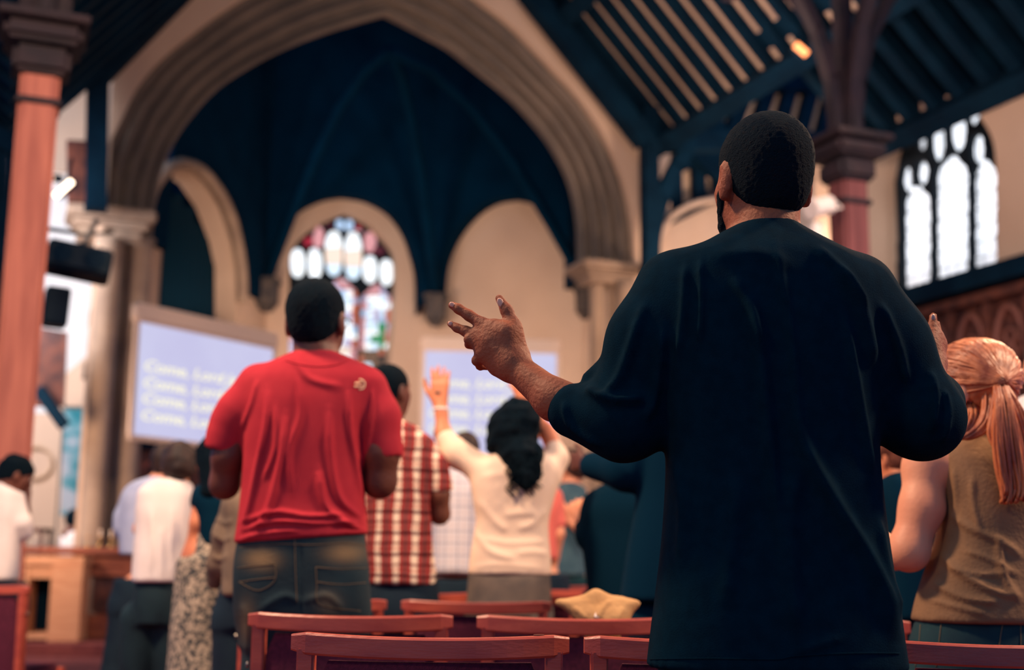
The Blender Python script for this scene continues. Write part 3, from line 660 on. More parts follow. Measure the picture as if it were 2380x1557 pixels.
# aisle roof, upper right
ra = np.array(PR.W(PR.hit(2130, 195))); rb = np.array(PR.W(PR.hit(2560, 345)))
inn = -CR * 2.7 + np.array([0, 0, 2.5]); inn_n = inn / np.linalg.norm(inn)
ar = empty('ceiling_aisle', tuple(ra), None, None); struct(ar)
A0 = np.array(PR.W((PR.hit(2010, 300)[0], zr))); A1_ = np.array(PR.W((PR.hit(2900, 300)[0], zr))); n_ = np.cross(A1_ - A0, inn); n_ /= np.linalg.norm(n_); n_ = n_ if n_[2] > 0 else -n_
V = [A0 + n_ * .3, A1_ + n_ * .3, A1_ + inn + n_ * .3, A0 + inn + n_ * .3]
V += [v + n_ * 0.05 for v in V]
o = link('boarding', mesh_py('boarding', V, [(0, 1, 2, 3), (7, 6, 5, 4), (0, 4, 5, 1), (1, 5, 6, 2), (2, 6, 7, 3), (3, 7, 4, 0)]), mat('aisle_boarding', (40, 54, 60), 0.9)); o.parent = ar; o.matrix_basis = root_inv(ar)
Lr = np.linalg.norm(A1_ - A0)
for t in np.arange(0.1, Lr, 0.42):
    q = A0 + (A1_ - A0) / Lr * t; mb = MB(); mb.bar(q + n_ * .12, q + inn + n_ * .12, 0.17, 0.3, up=tuple(n_)); wobj(mb, 'rafter', TIMBER, ar)
for f in (0.0, 0.5): mb = MB(); mb.bar(A0 + inn * f - n_ * .05, A1_ + inn * f - n_ * .05, 0.24, 0.26, up=tuple(n_)); wobj(mb, 'purlin', TIMBER, ar)

# ------------------------------------------------------------------ left aisle: bright wall, lit lower wall, quoins, gallery
PA = Plane(pt(150, 1300, 17.4), CR)
struct(panel('wall_aisle', PA, [(-260, 1310), (262, 1310), (262, 60), (-260, 60)], [], 0, 0.3, WHITEWALL))
q0 = [(210, 712, 758), (232, 758, 800), (206, 800, 838), (196, 838, 880), (226, 880, 920), (206, 920, 948), (232, 650, 712), (226, 560, 650)]
for i, (x, y0, y1) in enumerate(q0):
    a = PL_ARCH.hit(x, y0, -0.0); b = PL_ARCH.hit(262, y1, -0.0); mb = MB()
    c = PL_ARCH.W(((a[0] + b[0]) / 2, (a[1] + b[1]) / 2), 0.16); mb.box(c, (abs(b[0] - a[0]), 0.30, abs(a[1] - b[1]) - 0.008), Rm(CR, AX, np.array([0, 0, 1.0])), 0.012)
    o = wobj(mb, 'quoin_stone', STONE, None); o.parent = aw; o.matrix_basis = root_inv(aw)
lower = struct(panel('wall_aisle_low', PA.shift(-0.9), [(-200, 1315), (262, 1315), (262, 800), (215, 815), (140, 880), (135, 960), (-200, 960)], [], 0, 0.25, PLASTER))
ROSE = mat('wall_roundel', (190, 158, 128), 0.8)
rp_ = PA.shift(-0.9); mb = MB(); c = rp_.hit(82, 1075, -0.04)
mb.tube([rp_.W((c[0] + 0.2 * math.cos(t), c[1] + 0.2 * math.sin(t)), -0.04) for t in np.linspace(0, 2 * math.pi, 20)], 0.02, 6)
setp(wobj(mb, 'wall_roundel', ROSE, None, True), 'faint round plaster roundel on the pale aisle wall behind the left reddish post', 'roundel')
struct(panel('wall_aisle_upper', PA.shift(-0.2), [(60, 30), (262, 30), (262, 398), (60, 398)], [], 0, 0.1, PLASTER))
gal = empty('gallery', tuple(pt(-60, 620, 12.5)), 'dark balustraded gallery front at the far left edge behind the reddish post', 'gallery')
GW = lambda px, py: pt(px, py, 12.5)
frame_member('handrail', GW(-160, 235), GW(52, 345), 0.12, 0.2, gal); frame_member('lower_rail', GW(-160, 480), GW(48, 560), 0.22, 0.22, gal)
for k in range(9):
    x = 44 - 18 * k; frame_member('baluster', GW(x, 345 - 8 * k), GW(x - 4, 560 - 6 * k), 0.035, 0.05, gal)
frame_member('back_panel', GW(-50, 250) + np.array([0, 0.25, 0]), GW(-60, 700) + np.array([0, 0.25, 0]), 1.0, 0.04, gal, VAULT, up=(1, 0, 0))
P = [GW(*q) for q in catmull([(20, 560), (34, 640), (22, 740), (-20, 820), (-70, 860)], 3)]
for a, b in zip(P, P[1:]): frame_member('curved_bracket', a, b + (b - a) * .15, 0.22, 0.25, gal)
frame_member('upper_beam', GW(-160, 80), GW(70, 30), 0.35, 0.3, gal)
us = gal
for k in range(8):
    mb = MB(); x = 92 + 8.5 * k; mb.bar(pt(x, 762 + k * 1.5, 14.0), pt(x - 8, 945, 14.0), 0.034, 0.05, up=(1, 0, 0)); wobj(mb, 'soffit_board', CARVED, us)
frame_member('raking_beam', pt(90, 905, 13.9), pt(150, 990, 13.9), 0.09, 0.12, us)

# speakers and lights at the left
def boxobj(px, py, Y, w, d, hh, rz, tilt, name, label, cat, m, roll=0.0):
    base = pt(px, py, Y); o = empty(name, tuple(base), label, cat); o.rotation_euler = (tilt, roll, rz); return o
sp1 = boxobj(183, 610, 10.5, 0, 0, 0, math.radians(18), math.radians(-8), 'loudspeaker', 'wide black loudspeaker hung tilted beside the left post, under the lamps', 'loudspeaker', BLACKPL, math.radians(8))
MB().box((0, 0, 0), (0.52, 0.3, 0.235), None, 0.02).build('cabinet', BLACKPL, sp1)
MB().box((0, -0.155, 0), (0.48, 0.012, 0.20), None, 0.004).build('grille', mat('speaker_grille', (14, 34, 46), 0.8), sp1)
for dx in (-0.13, 0.13): MB().lathe((0, 0, 0), [(0.08, 0), (0.085, 0.008), (0.07, 0.012)], 20).build('driver', BLACKPL, sp1, (dx, -0.162, 0)).rotation_euler = (math.pi / 2, 0, 0)
MB().bar((0, 0, 0.1), (0.06, 0.1, 0.45), 0.03, 0.03).build('bracket', METAL, sp1)
sp2 = boxobj(130, 715, 10.8, 0, 0, 0, math.radians(25), 0, 'loudspeaker', 'smaller upright black loudspeaker below the wide hung one', 'loudspeaker', BLACKPL, math.radians(3))
MB().box((0, 0, 0), (0.2, 0.24, 0.33), None, 0.015).build('cabinet', BLACKPL, sp2)
MB().box((0, -0.122, 0), (0.17, 0.01, 0.29), None, 0.004).build('grille', MATS['speaker_grille'], sp2)
MB().bar((-0.05, 0.1, 0), (-0.25, 0.2, 0.05), 0.03, 0.03).build('bracket', METAL, sp2)
def floodbar(a, b, Y, glow, label, th=0.05):
    A = Vector(pt(a[0], a[1], Y)); B = Vector(pt(b[0], b[1], Y)); c = (A + B) / 2; o = empty('floodlight', tuple(c), label, 'floodlight')
    m = MB(); m.bar(A - c, B - c, th, th * 0.5, up=(0, 1, 0), bev=0.006); m.build('lit_tube', glow, o)
    m = MB(); m.bar(A - c + Vector((0, 0.06, 0.02)), B - c + Vector((0, 0.06, 0.02)), th * 1.5, 0.06, up=(0, 1, 0), bev=0.006); m.build('housing', BLACKPL, o)
    m = MB(); m.bar((0, 0.06, 0.02), (0.02, 0.1, 0.3), 0.02, 0.02, up=(0, 1, 0)); m.build('bracket', BLACKPL, o); return o
def spot(px, py, Y, rot, size, glow, label, group=None, white=False):
    o = empty('spotlight', tuple(pt(px, py, Y)), label, 'spotlight', group); o.rotation_euler = rot; o.scale = (size,) * 3
    hm = WHITECLOTH if white else BLACKPL
    MB().lathe((0, 0, 0), [(0.05, -0.12), (0.075, -0.10), (0.075, 0.08), (0.088, 0.10), (0.088, 0.115)], 20).build('housing', hm, o, smooth=False)
    MB().lathe((0, 0, 0), [(0.079, 0.116), (0.079, 0.124)], 20).build('lens', glow, o)
    MB().tube([(0.095, 0, 0), (0.095, 0, -0.14), (0, 0, -0.19), (-0.095, 0, -0.14), (-0.095, 0, 0)], 0.008, 6).build('yoke', hm, o)
    return o
floodbar((127, 457), (168, 420), 10.5, LAMPGLOW, 'lit floodlight seen as a bright slanted bar beside the left post')
spot(131, 415, 10.7, (math.radians(100), 0, math.radians(-40)), 0.45, LAMPGLOW, 'small lit lamp touching the left post above the bright slanted floodlight')
floodbar((1848, 103), (1876, 127), 12.0, ORANGEGLOW, 'orange glowing bar floodlight high in the roof above the man in black', 0.07)
spot(1896, 88, 12.2, (math.radians(95), 0, 0), 0.38, ORANGEGLOW, 'tiny orange lamp just right of the orange glowing floodlight in the roof')
spot(1908, 480, 11.0, (math.radians(110), math.radians(30), math.radians(-50)), 1.1, WHITECLOTH, 'white unlit spotlight on the right reddish post behind the man\'s ear', None, True)
spot(1896, 540, 11.0, (math.radians(150), 0, math.radians(-20)), 0.7, mat('dim_lens', (255, 250, 240), 0.3, emit=1.2), 'lower white spotlight on the right reddish post, by the collar', None, True)
spot(190, 575, 10.4, (math.radians(160), 0, 0), 0.3, LAMPGLOW, 'tiny bright lamp above the wide black loudspeaker')
tube_l = wobj(MB().tube([pt(84, 528, 9.0), pt(200, 545, 11.4), pt(262, 540, 14.5)], 0.018, 8), 'lighting_bar', BLACKPL, None, True); setp(tube_l, 'thin dark lighting bar running from the left post to the stone capital', 'bar')

# ------------------------------------------------------------------ projection screens
def text_mesh(name, body, size):
    cu = bpy.data.curves.new(name, 'FONT'); cu.body = body; cu.size = size; cu.extrude = 0.002; cu.offset = size * 0.012; cu.shear = 0.25
    t = bpy.data.objects.new('t', cu); COL.objects.link(t); bpy.context.view_layer.update()
    me = bpy.data.meshes.new_from_object(t.evaluated_get(bpy.context.evaluated_depsgraph_get())); bpy.data.objects.remove(t); me.materials.clear(); return me
def screen(p00, p10, Yl, Yr, px, label, top_py, textpx):
    a = pt(px[0], px[1], Yl); b = pt(px[2], px[3], Yr); pl = Plane(a, b - a)
    zt = a[2]; zb = pt(px[4], px[5], Yl)[2]; w = float(np.dot(b - pl.O, pl.u)); H = zt - zb
    o = empty('projection_screen', tuple(pl.W((w / 2, zb))), label, 'screen'); 
    o.matrix_basis = Matrix.Translation(pl.W((w / 2, zb))) @ Rm(pl.u, (0, 0, 1), pl.n).to_4x4()
    MB().box((0, H / 2, 0), (w, H, 0.02)).build('screen_surface', SCREENLIT, o)
    MB().box((0, H + 0.10, -0.02), (w + 0.14, 0.20, 0.14), None, 0.03).build('roller_housing', SCREENFRAME, o)
    for s_ in (-1, 1): MB().box((s_ * (w / 2 + 0.03), H / 2, -0.005), (0.06, H, 0.03)).build('side_border', SCREENFRAME, o)
    MB().box((0, -0.03, 0), (w + 0.12, 0.06, 0.05), None, 0.015).build('bottom_bar', SCREENFRAME, o)
    for f in textpx:
        me = text_mesh('lyric_line', 'Come, Lord Jesus', H * 0.135); x = [v.co.x for v in me.vertices]; wd = max(x) - min(x)
        t = link('lyric_line', me, SCREENTEXT, o, (-w * 0.465, H * (1 - f), 0.012)); t.scale = (w * 0.83 / wd, 1, 1)
    return o, w, H
screen(0, 0, 13.2, 14.9, (325, 748, 634, 800, 303, 1010), 'tilted white projection screen with four lyric lines, left of the man in red', 0, (0.42, 0.57, 0.71, 0.86))
sc2, w2_, h2_ = screen(0, 0, 18.0, 18.15, (988, 815, 1293, 811, 980, 1056), 'projection screen with lyrics behind the raised hand of the man in black', 0, (0.35, 0.50, 0.64, 0.79))

for sx in (-0.6, 0.6): MB().bar((sx, h2_ + 0.1, -0.05), (sx, h2_ + 0.1, -3.4), 0.03, 0.03, up=(0, 1, 0)).build('wall_arm', METAL, sc2)
# ------------------------------------------------------------------ below the left screen: panelling and lamp, banner, furniture
cp = empty('choir_panelling', tuple(pt(400, 1330, 15.6)), 'dark carved choir panelling under the left projection screen', 'panelling'); cp.location.z = 0
a = pt(288, 1300, 15.4); b = pt(640, 1300, 16.4); pc = Plane(a, b - a); Lw = float(np.dot(b - pc.O, pc.u))
zt = pc.hit(400, 1035)[1]
mb = MB(); mb.box(pc.W((Lw / 2, zt / 2)), (Lw, 0.08, zt), Rm(pc.u, -pc.n, (0, 0, 1))); wobj(mb, 'back_board', CARVED, cp)
mb = MB(); mb.box(pc.W((Lw / 2, zt), -0.08), (Lw + .1, 0.26, 0.14), Rm(pc.u, -pc.n, (0, 0, 1)), 0.02); wobj(mb, 'cornice', TIMBER, cp)
for k in range(7):
    s = 0.1 + k * (Lw - 0.2) / 6; mb = MB(); mb.box(pc.W((s, zt / 2), -0.07), (0.08, 0.08, zt), Rm(pc.u, -pc.n, (0, 0, 1))); wobj(mb, 'stile', CARVED, cp)
    if k < 6:
        P = [pc.W((s + 0.14 * (1 - math.cos(t)) + 0.0, zt - 0.42 + 0.2 * math.sin(t)), -0.07) for t in np.linspace(0, math.pi, 8)]
        mb = MB(); mb.tube(P, 0.022, 6); wobj(mb, 'arched_moulding', REDWOOD, cp)
lam = empty('wall_lamp', tuple(pt(305, 1062, 15.0)), 'small bright oval lamp on the choir panelling below the left screen', 'lamp')
MB().lathe((0, 0, 0), [(0.02, -0.03), (0.075, -0.01), (0.08, 0.02), (0.03, 0.04)], 16).build('shade', LAMPGLOW, lam); MB().bar((0, 0, -0.03), (0, 0.3, -0.1), 0.015, 0.015).build('arm', METAL, lam)

BAN = bpy.data.materials.new('banner_print'); BAN.use_nodes = True; nt = BAN.node_tree; b_ = nt.nodes['Principled BSDF']; b_.inputs['Roughness'].default_value = 0.7
tc = nt.nodes.new('ShaderNodeTexCoord'); mp = nt.nodes.new('ShaderNodeMapping'); mp.inputs['Rotation'].default_value = (0, 0, 0.7); mp.inputs['Scale'].default_value = (1.2, 2.6, 1); nt.links.new(tc.outputs['Object'], mp.inputs[0])
nz = nt.nodes.new('ShaderNodeTexNoise'); nz.inputs['Scale'].default_value = 1.7; nt.links.new(mp.outputs[0], nz.inputs['Vector'])
rp = nt.nodes.new('ShaderNodeValToRGB'); rp.color_ramp.elements[0].position = 0.36; rp.color_ramp.elements[0].color = L(0, 104, 118); rp.color_ramp.elements[1].position = 0.58; rp.color_ramp.elements[1].color = L(150, 158, 168)
e = rp.color_ramp.elements.new(0.46); e.color = L(70, 130, 142)
nt.links.new(nz.outputs['Fac'], rp.inputs[0]); nt.links.new(rp.outputs[0], b_.inputs['Base Color'])
bp_ = Plane(pt(190, 1300, 15.85), CR)
ban = empty('banner', tuple(bp_.W(bp_.hit(188, 1205))), 'tall teal and white printed banner beside the left jamb', 'banner')
panel('printed_cloth', bp_, [(150, 948), (236, 950), (226, 1205), (140, 1198)], [], 0, 0.01, BAN, ban)
frame_member('top_rod', np.array(bp_.W(bp_.hit(146, 946))), np.array(bp_.W(bp_.hit(240, 948))), 0.03, 0.03, ban, METAL)
frame_member('stand_pole', np.array(bp_.W(bp_.hit(150, 948), 0.03)), np.array(bp_.W((bp_.hit(150, 948)[0], 0.0), 0.03)), 0.03, 0.03, ban, METAL)

# lectern and choir front, on a low carpeted platform
st_ = MB(); st_.box((-4.5, 17.4, 0.06), (9.0, 7.9, 0.12), None, 0.01); struct(st_.build('floor_platform', CARPET))
le = empty('lectern', (pt(125, 1485, 14.0)[0], 14.0, 0.12), 'pale wooden open backed lectern standing on the carpet at the left', 'lectern', rz=math.radians(8))
lz = 0.88; lw = 0.60
MB().box((0, 0, lz - 0.05), (lw, 0.5, 0.10), None, 0.01).build('top', PALEWOOD, le); MB().box((lw / 2 - 0.16, -0.05, lz / 2 - 0.05), (0.32, 0.44, lz - 0.1), None, 0.01).build('side_panel', PALEWOOD, le)
MB().box((-lw / 2 + 0.03, 0, lz / 2 - 0.05), (0.05, 0.46, lz - 0.1), None, 0.01).build('side_panel', PALEWOOD, le); MB().box((-0.1, 0.2, lz / 2), (lw - 0.3, 0.04, lz - 0.2)).build('back_panel', TIMBER, le)
MB().box((-0.1, 0, 0.06), (lw - 0.3, 0.46, 0.06)).build('bottom_shelf', PALEWOOD, le); MB().box((-0.1, -0.2, lz - 0.16), (lw - 0.3, 0.04, 0.14)).build('apron', PALEWOOD, le)
pw = empty('choir_stall_front', (pt(85, 1480, 14.55)[0], 14.4, 0.12), 'long panelled wooden choir stall front behind the lectern', 'choir stall', rz=math.radians(6))
pz = 0.98
MB().box((0, 0, pz - 0.04), (2.2, 0.34, 0.08), None, 0.02).build('book_ledge', PEWWOOD, pw); MB().box((0, 0, pz - 0.2), (2.1, 0.14, 0.22), None, 0.01).build('upper_panel', PEWWOOD, pw)
MB().box((0, 0.02, 0.45), (2.1, 0.06, 0.8)).build('back_board', CARVED, pw); MB().box((0, -0.05, 0.13), (2.15, 0.16, 0.26), None, 0.02).build('plinth', PEWWOOD, pw); MB().box((0, -0.03, 0.80), (2.1, 0.10, 0.07), None, 0.01).build('rail', PEWWOOD, pw)
for k in range(5): MB().box((-1.0 + k * 0.5, -0.03, 0.5), (0.09, 0.10, 0.6), None, 0.01).build('stile', PEWWOOD, pw)
for k in range(4): MB().box((-0.75 + k * 0.5, -0.015, 0.51), (0.34, 0.04, 0.46), None, 0.01).build('raised_panel', CARVED, pw)
for i, (x, y, w) in enumerate(((78, 1232, 0.36),)):
    c = pt(x, y, 15.6); t = empty('side_table', (c[0], c[1], 0), 'small dark topped table against the pale wall behind the lectern', 'table')
    MB().box((0, 0, c[2]), (w, 0.35, 0.05), None, 0.01).build('table_top', CARVED, t)
    for sx in (-1, 1):
        for sy in (-1, 1): MB().box((sx * w * 0.42, sy * 0.14, c[2] / 2), (0.035, 0.035, c[2]), None).build('leg', CARVED, t)
for i, (x, y) in enumerate(((206, 1262), (232, 1265), (258, 1262), (284, 1266))):
    c = pt(x, y, 14.42); t = empty('candlestick', (c[0], c[1], pz + 0.12), ('leftmost small brass candlestick on the choir stall ledge', 'second small brass candlestick from the left on the choir stall ledge', 'third small brass candlestick from the left on the choir stall ledge', 'rightmost small brass candlestick on the choir stall ledge')[i], 'candlestick', 'candlesticks on the choir stall ledge')
    BR = mat('brass', (196, 150, 90), 0.25, metal=1.0)
    MB().lathe((0, 0, 0), [(0.045, 0), (0.04, 0.015), (0.012, 0.03), (0.012, 0.09), (0.03, 0.10), (0.03, 0.115)], 14).build('stem', BR, t, smooth=True); MB().lathe((0, 0, 0.115), [(0.012, 0), (0.012, 0.08)], 10).build('candle', CREAMCLOTH, t)

# ================================================================== FIGURES (distance fields -> one continuous surface each)
def smin(a, b, k):
    if k <= 0: return np.minimum(a, b)
    hh = np.clip(0.5 + 0.5 * (b - a) / k, 0, 1); return b + (a - b) * hh - k * hh * (1 - hh)
def cone(a, b, ra, rb, k=0.02, flat=None):
    return dict(t='cone', a=np.array(a, float), b=np.array(b, float), ra=ra, rb=rb, k=k)
def ell(c, r, R=None, k=0.02, sub=False):
    return dict(t='ell', c=np.array(c, float), r=np.array(r, float), R=np.eye(3) if R is None else np.array(R), k=k, sub=sub)
def loft(S, k=0.02, p=2.3):          # S rows: z, cx, cy, rx, ry (any order)
    S = np.array(sorted(S, key=lambda r: r[0]), float); z = np.linspace(S[0, 0], S[-1, 0], 90)
    # smooth (Catmull-Rom like) interpolation by monotone resampling
    out = [z]
    for j in range(1, 5):
        m = np.gradient(S[:, j], S[:, 0]) if len(S) > 2 else np.zeros(len(S)) + (S[-1, j] - S[0, j]) / (S[-1, 0] - S[0, 0])
        i = np.clip(np.searchsorted(S[:, 0], z) - 1, 0, len(S) - 2); dz = S[i + 1, 0] - S[i, 0]; t = (z - S[i, 0]) / dz
        v = (2 * t ** 3 - 3 * t ** 2 + 1) * S[i, j] + (t ** 3 - 2 * t ** 2 + t) * dz * m[i] + (-2 * t ** 3 + 3 * t ** 2) * S[i + 1, j] + (t ** 3 - t ** 2) * dz * m[i + 1]
        out.append(v)
    return dict(t='loft', S=np.array(out), k=k, p=p)
def bounds(p):
    if p['t'] == 'cone': r = max(p['ra'], p['rb']); return np.minimum(p['a'], p['b']) - r, np.maximum(p['a'], p['b']) + r
    if p['t'] == 'ell': e = np.abs(p['R']) @ p['r']; return p['c'] - e, p['c'] + e
    S = p['S']; return np.array([(S[1] - S[3]).min(), (S[2] - S[4]).min(), S[0].min()]), np.array([(S[1] + S[3]).max(), (S[2] + S[4]).max(), S[0].max()])
def evalp(p, x, y, z):
    X = x[:, None, None]; Y = y[None, :, None]; Z = z[None, None, :]
    if p['t'] == 'cone':
        ba = p['b'] - p['a']; L2 = max(float(ba @ ba), 1e-9)
        hh = np.clip(((X - p['a'][0]) * ba[0] + (Y - p['a'][1]) * ba[1] + (Z - p['a'][2]) * ba[2]) / L2, 0, 1)
        return np.sqrt((X - p['a'][0] - ba[0] * hh) ** 2 + (Y - p['a'][1] - ba[1] * hh) ** 2 + (Z - p['a'][2] - ba[2] * hh) ** 2) - (p['ra'] + (p['rb'] - p['ra']) * hh)
    if p['t'] == 'ell':
        d = [X - p['c'][0], Y - p['c'][1], Z - p['c'][2]]; R = p['R']; q = [(R[0, j] * d[0] + R[1, j] * d[1] + R[2, j] * d[2]) for j in range(3)]
        k0 = np.sqrt(sum((q[j] / p['r'][j]) ** 2 for j in range(3))); k1 = np.sqrt(sum((q[j] / p['r'][j] ** 2) ** 2 for j in range(3))) + 1e-9
        return k0 * (k0 - 1) / k1
    S = p['S']; cx, cy, rx, ry = [np.interp(z, S[0], S[j])[None, None, :] for j in range(1, 5)]
    n = (np.abs((X - cx) / rx) ** p['p'] + np.abs((Y - cy) / ry) ** p['p']) ** (1 / p['p'])
    d = (n - 1) * np.minimum(rx, ry); dz = np.maximum(S[0].min() - Z, Z - S[0].max())
    return np.maximum(d, dz)
def axis_grid(lo, hi, hh, fine):
    """grid coordinates with finer spacing inside the given (a, b, step) ranges"""
    out = [lo]
    while out[-1] < hi:
        s_ = hh
        for a, b, st in fine:
            if a <= out[-1] <= b: s_ = min(s_, st)
        out.append(out[-1] + s_)
    return np.array(out)
def field_mesh(prims, hh, fine=((), (), ()), zmin=None, cut=None, carve=()):
    B = [bounds(p) for p in prims if not p.get('sub')]; lo = np.min([b[0] for b in B], 0) - 3 * hh; hi = np.max([b[1] for b in B], 0) + 3 * hh
    ax = [axis_grid(lo[i], hi[i], hh, fine[i]) for i in range(3)]; f = np.full([len(a) for a in ax], 0.08, np.float32)
    for p in prims:
        b = bounds(p); mgn = 2 * hh + p['k'] + 0.03; sl_ = []
        for i in range(3):
            a0 = max(np.searchsorted(ax[i], b[0][i] - mgn) - 1, 0); a1 = np.searchsorted(ax[i], b[1][i] + mgn) + 1; sl_.append(slice(a0, a1))
        sl_ = tuple(sl_); d = evalp(p, *[ax[i][sl_[i]] for i in range(3)]).astype(np.float32)
        f[sl_] = -smin(-f[sl_], d, p['k']) if p.get('sub') else smin(f[sl_], d, p['k'])
    if cut is not None:        # half spaces: (point, normal) keeps the side the normal points away from
        for q, n_ in cut:
            d = (ax[0][:, None, None] - q[0]) * n_[0] + (ax[1][None, :, None] - q[1]) * n_[1] + (ax[2][None, None, :] - q[2]) * n_[2]
            f = np.maximum(f, d.astype(np.float32))
    return surface_nets(ax[0], ax[1], ax[2], f)
def smooth_verts(V, Q, it=2, lam=0.5):
    e = np.concatenate([Q[:, [0, 1]], Q[:, [1, 2]], Q[:, [2, 3]], Q[:, [3, 0]]]); n = len(V)
    cnt = np.bincount(e.ravel(), minlength=n).astype(float)
    for _ in range(it):
        A = np.zeros_like(V)
        for k in range(3): A[:, k] = np.bincount(e[:, 0], V[e[:, 1], k], n) + np.bincount(e[:, 1], V[e[:, 0], k], n)
        V = V + lam * (A / np.maximum(cnt, 1)[:, None] - V)
    return V
def vnormals(V, Q):
    n = np.cross(V[Q[:, 2]] - V[Q[:, 0]], V[Q[:, 3]] - V[Q[:, 1]]); N = np.zeros_like(V)
    for k in range(4): np.add.at(N, Q[:, k], n)
    return N / (np.linalg.norm(N, axis=1)[:, None] + 1e-12)
def noise3(V, sc, seed=0):
    r = np.random.RandomState(seed); out = np.zeros(len(V))
    for i in range(7):
        d = r.normal(size=3); d /= np.linalg.norm(d); out += np.sin(V @ d * sc * r.uniform(0.6, 1.6) + r.uniform(0, 6.28))
    return out / 3.5
def folds_px(V, N, lines, side=-1):
    """cloth folds: each line = (pixel polyline, half width px, height m); raises the cloth along its normal"""
    px, py = proj(V); D = np.zeros(len(V)); face = np.clip(side * N[:, 1] * 1.6, 0, 1)
    for P, w, amp in lines:
        P = np.array(catmull(P, 6)); best = np.full(len(V), 1e9); endf = np.zeros(len(V)); n = len(P) - 1
        m = (px > P[:, 0].min() - 4 * w) & (px < P[:, 0].max() + 4 * w) & (py > P[:, 1].min() - 4 * w) & (py < P[:, 1].max() + 4 * w)
        if not m.any(): continue
        qx, qy = px[m], py[m]; bb = best[m]; tt = np.zeros(len(bb))
        for i in range(n):
            e = P[i + 1] - P[i]; t = np.clip(((qx - P[i, 0]) * e[0] + (qy - P[i, 1]) * e[1]) / max(e @ e, 1e-9), 0, 1)
            d = np.hypot(qx - P[i, 0] - e[0] * t, qy - P[i, 1] - e[1] * t); u = d < bb; bb = np.where(u, d, bb); tt = np.where(u, (i + t) / n, tt)
        D[m] += amp * np.exp(-(bb / w) ** 2) * np.clip(np.minimum(tt, 1 - tt) * 5, 0.12, 1)
    return V + N * (D * face)[:, None]

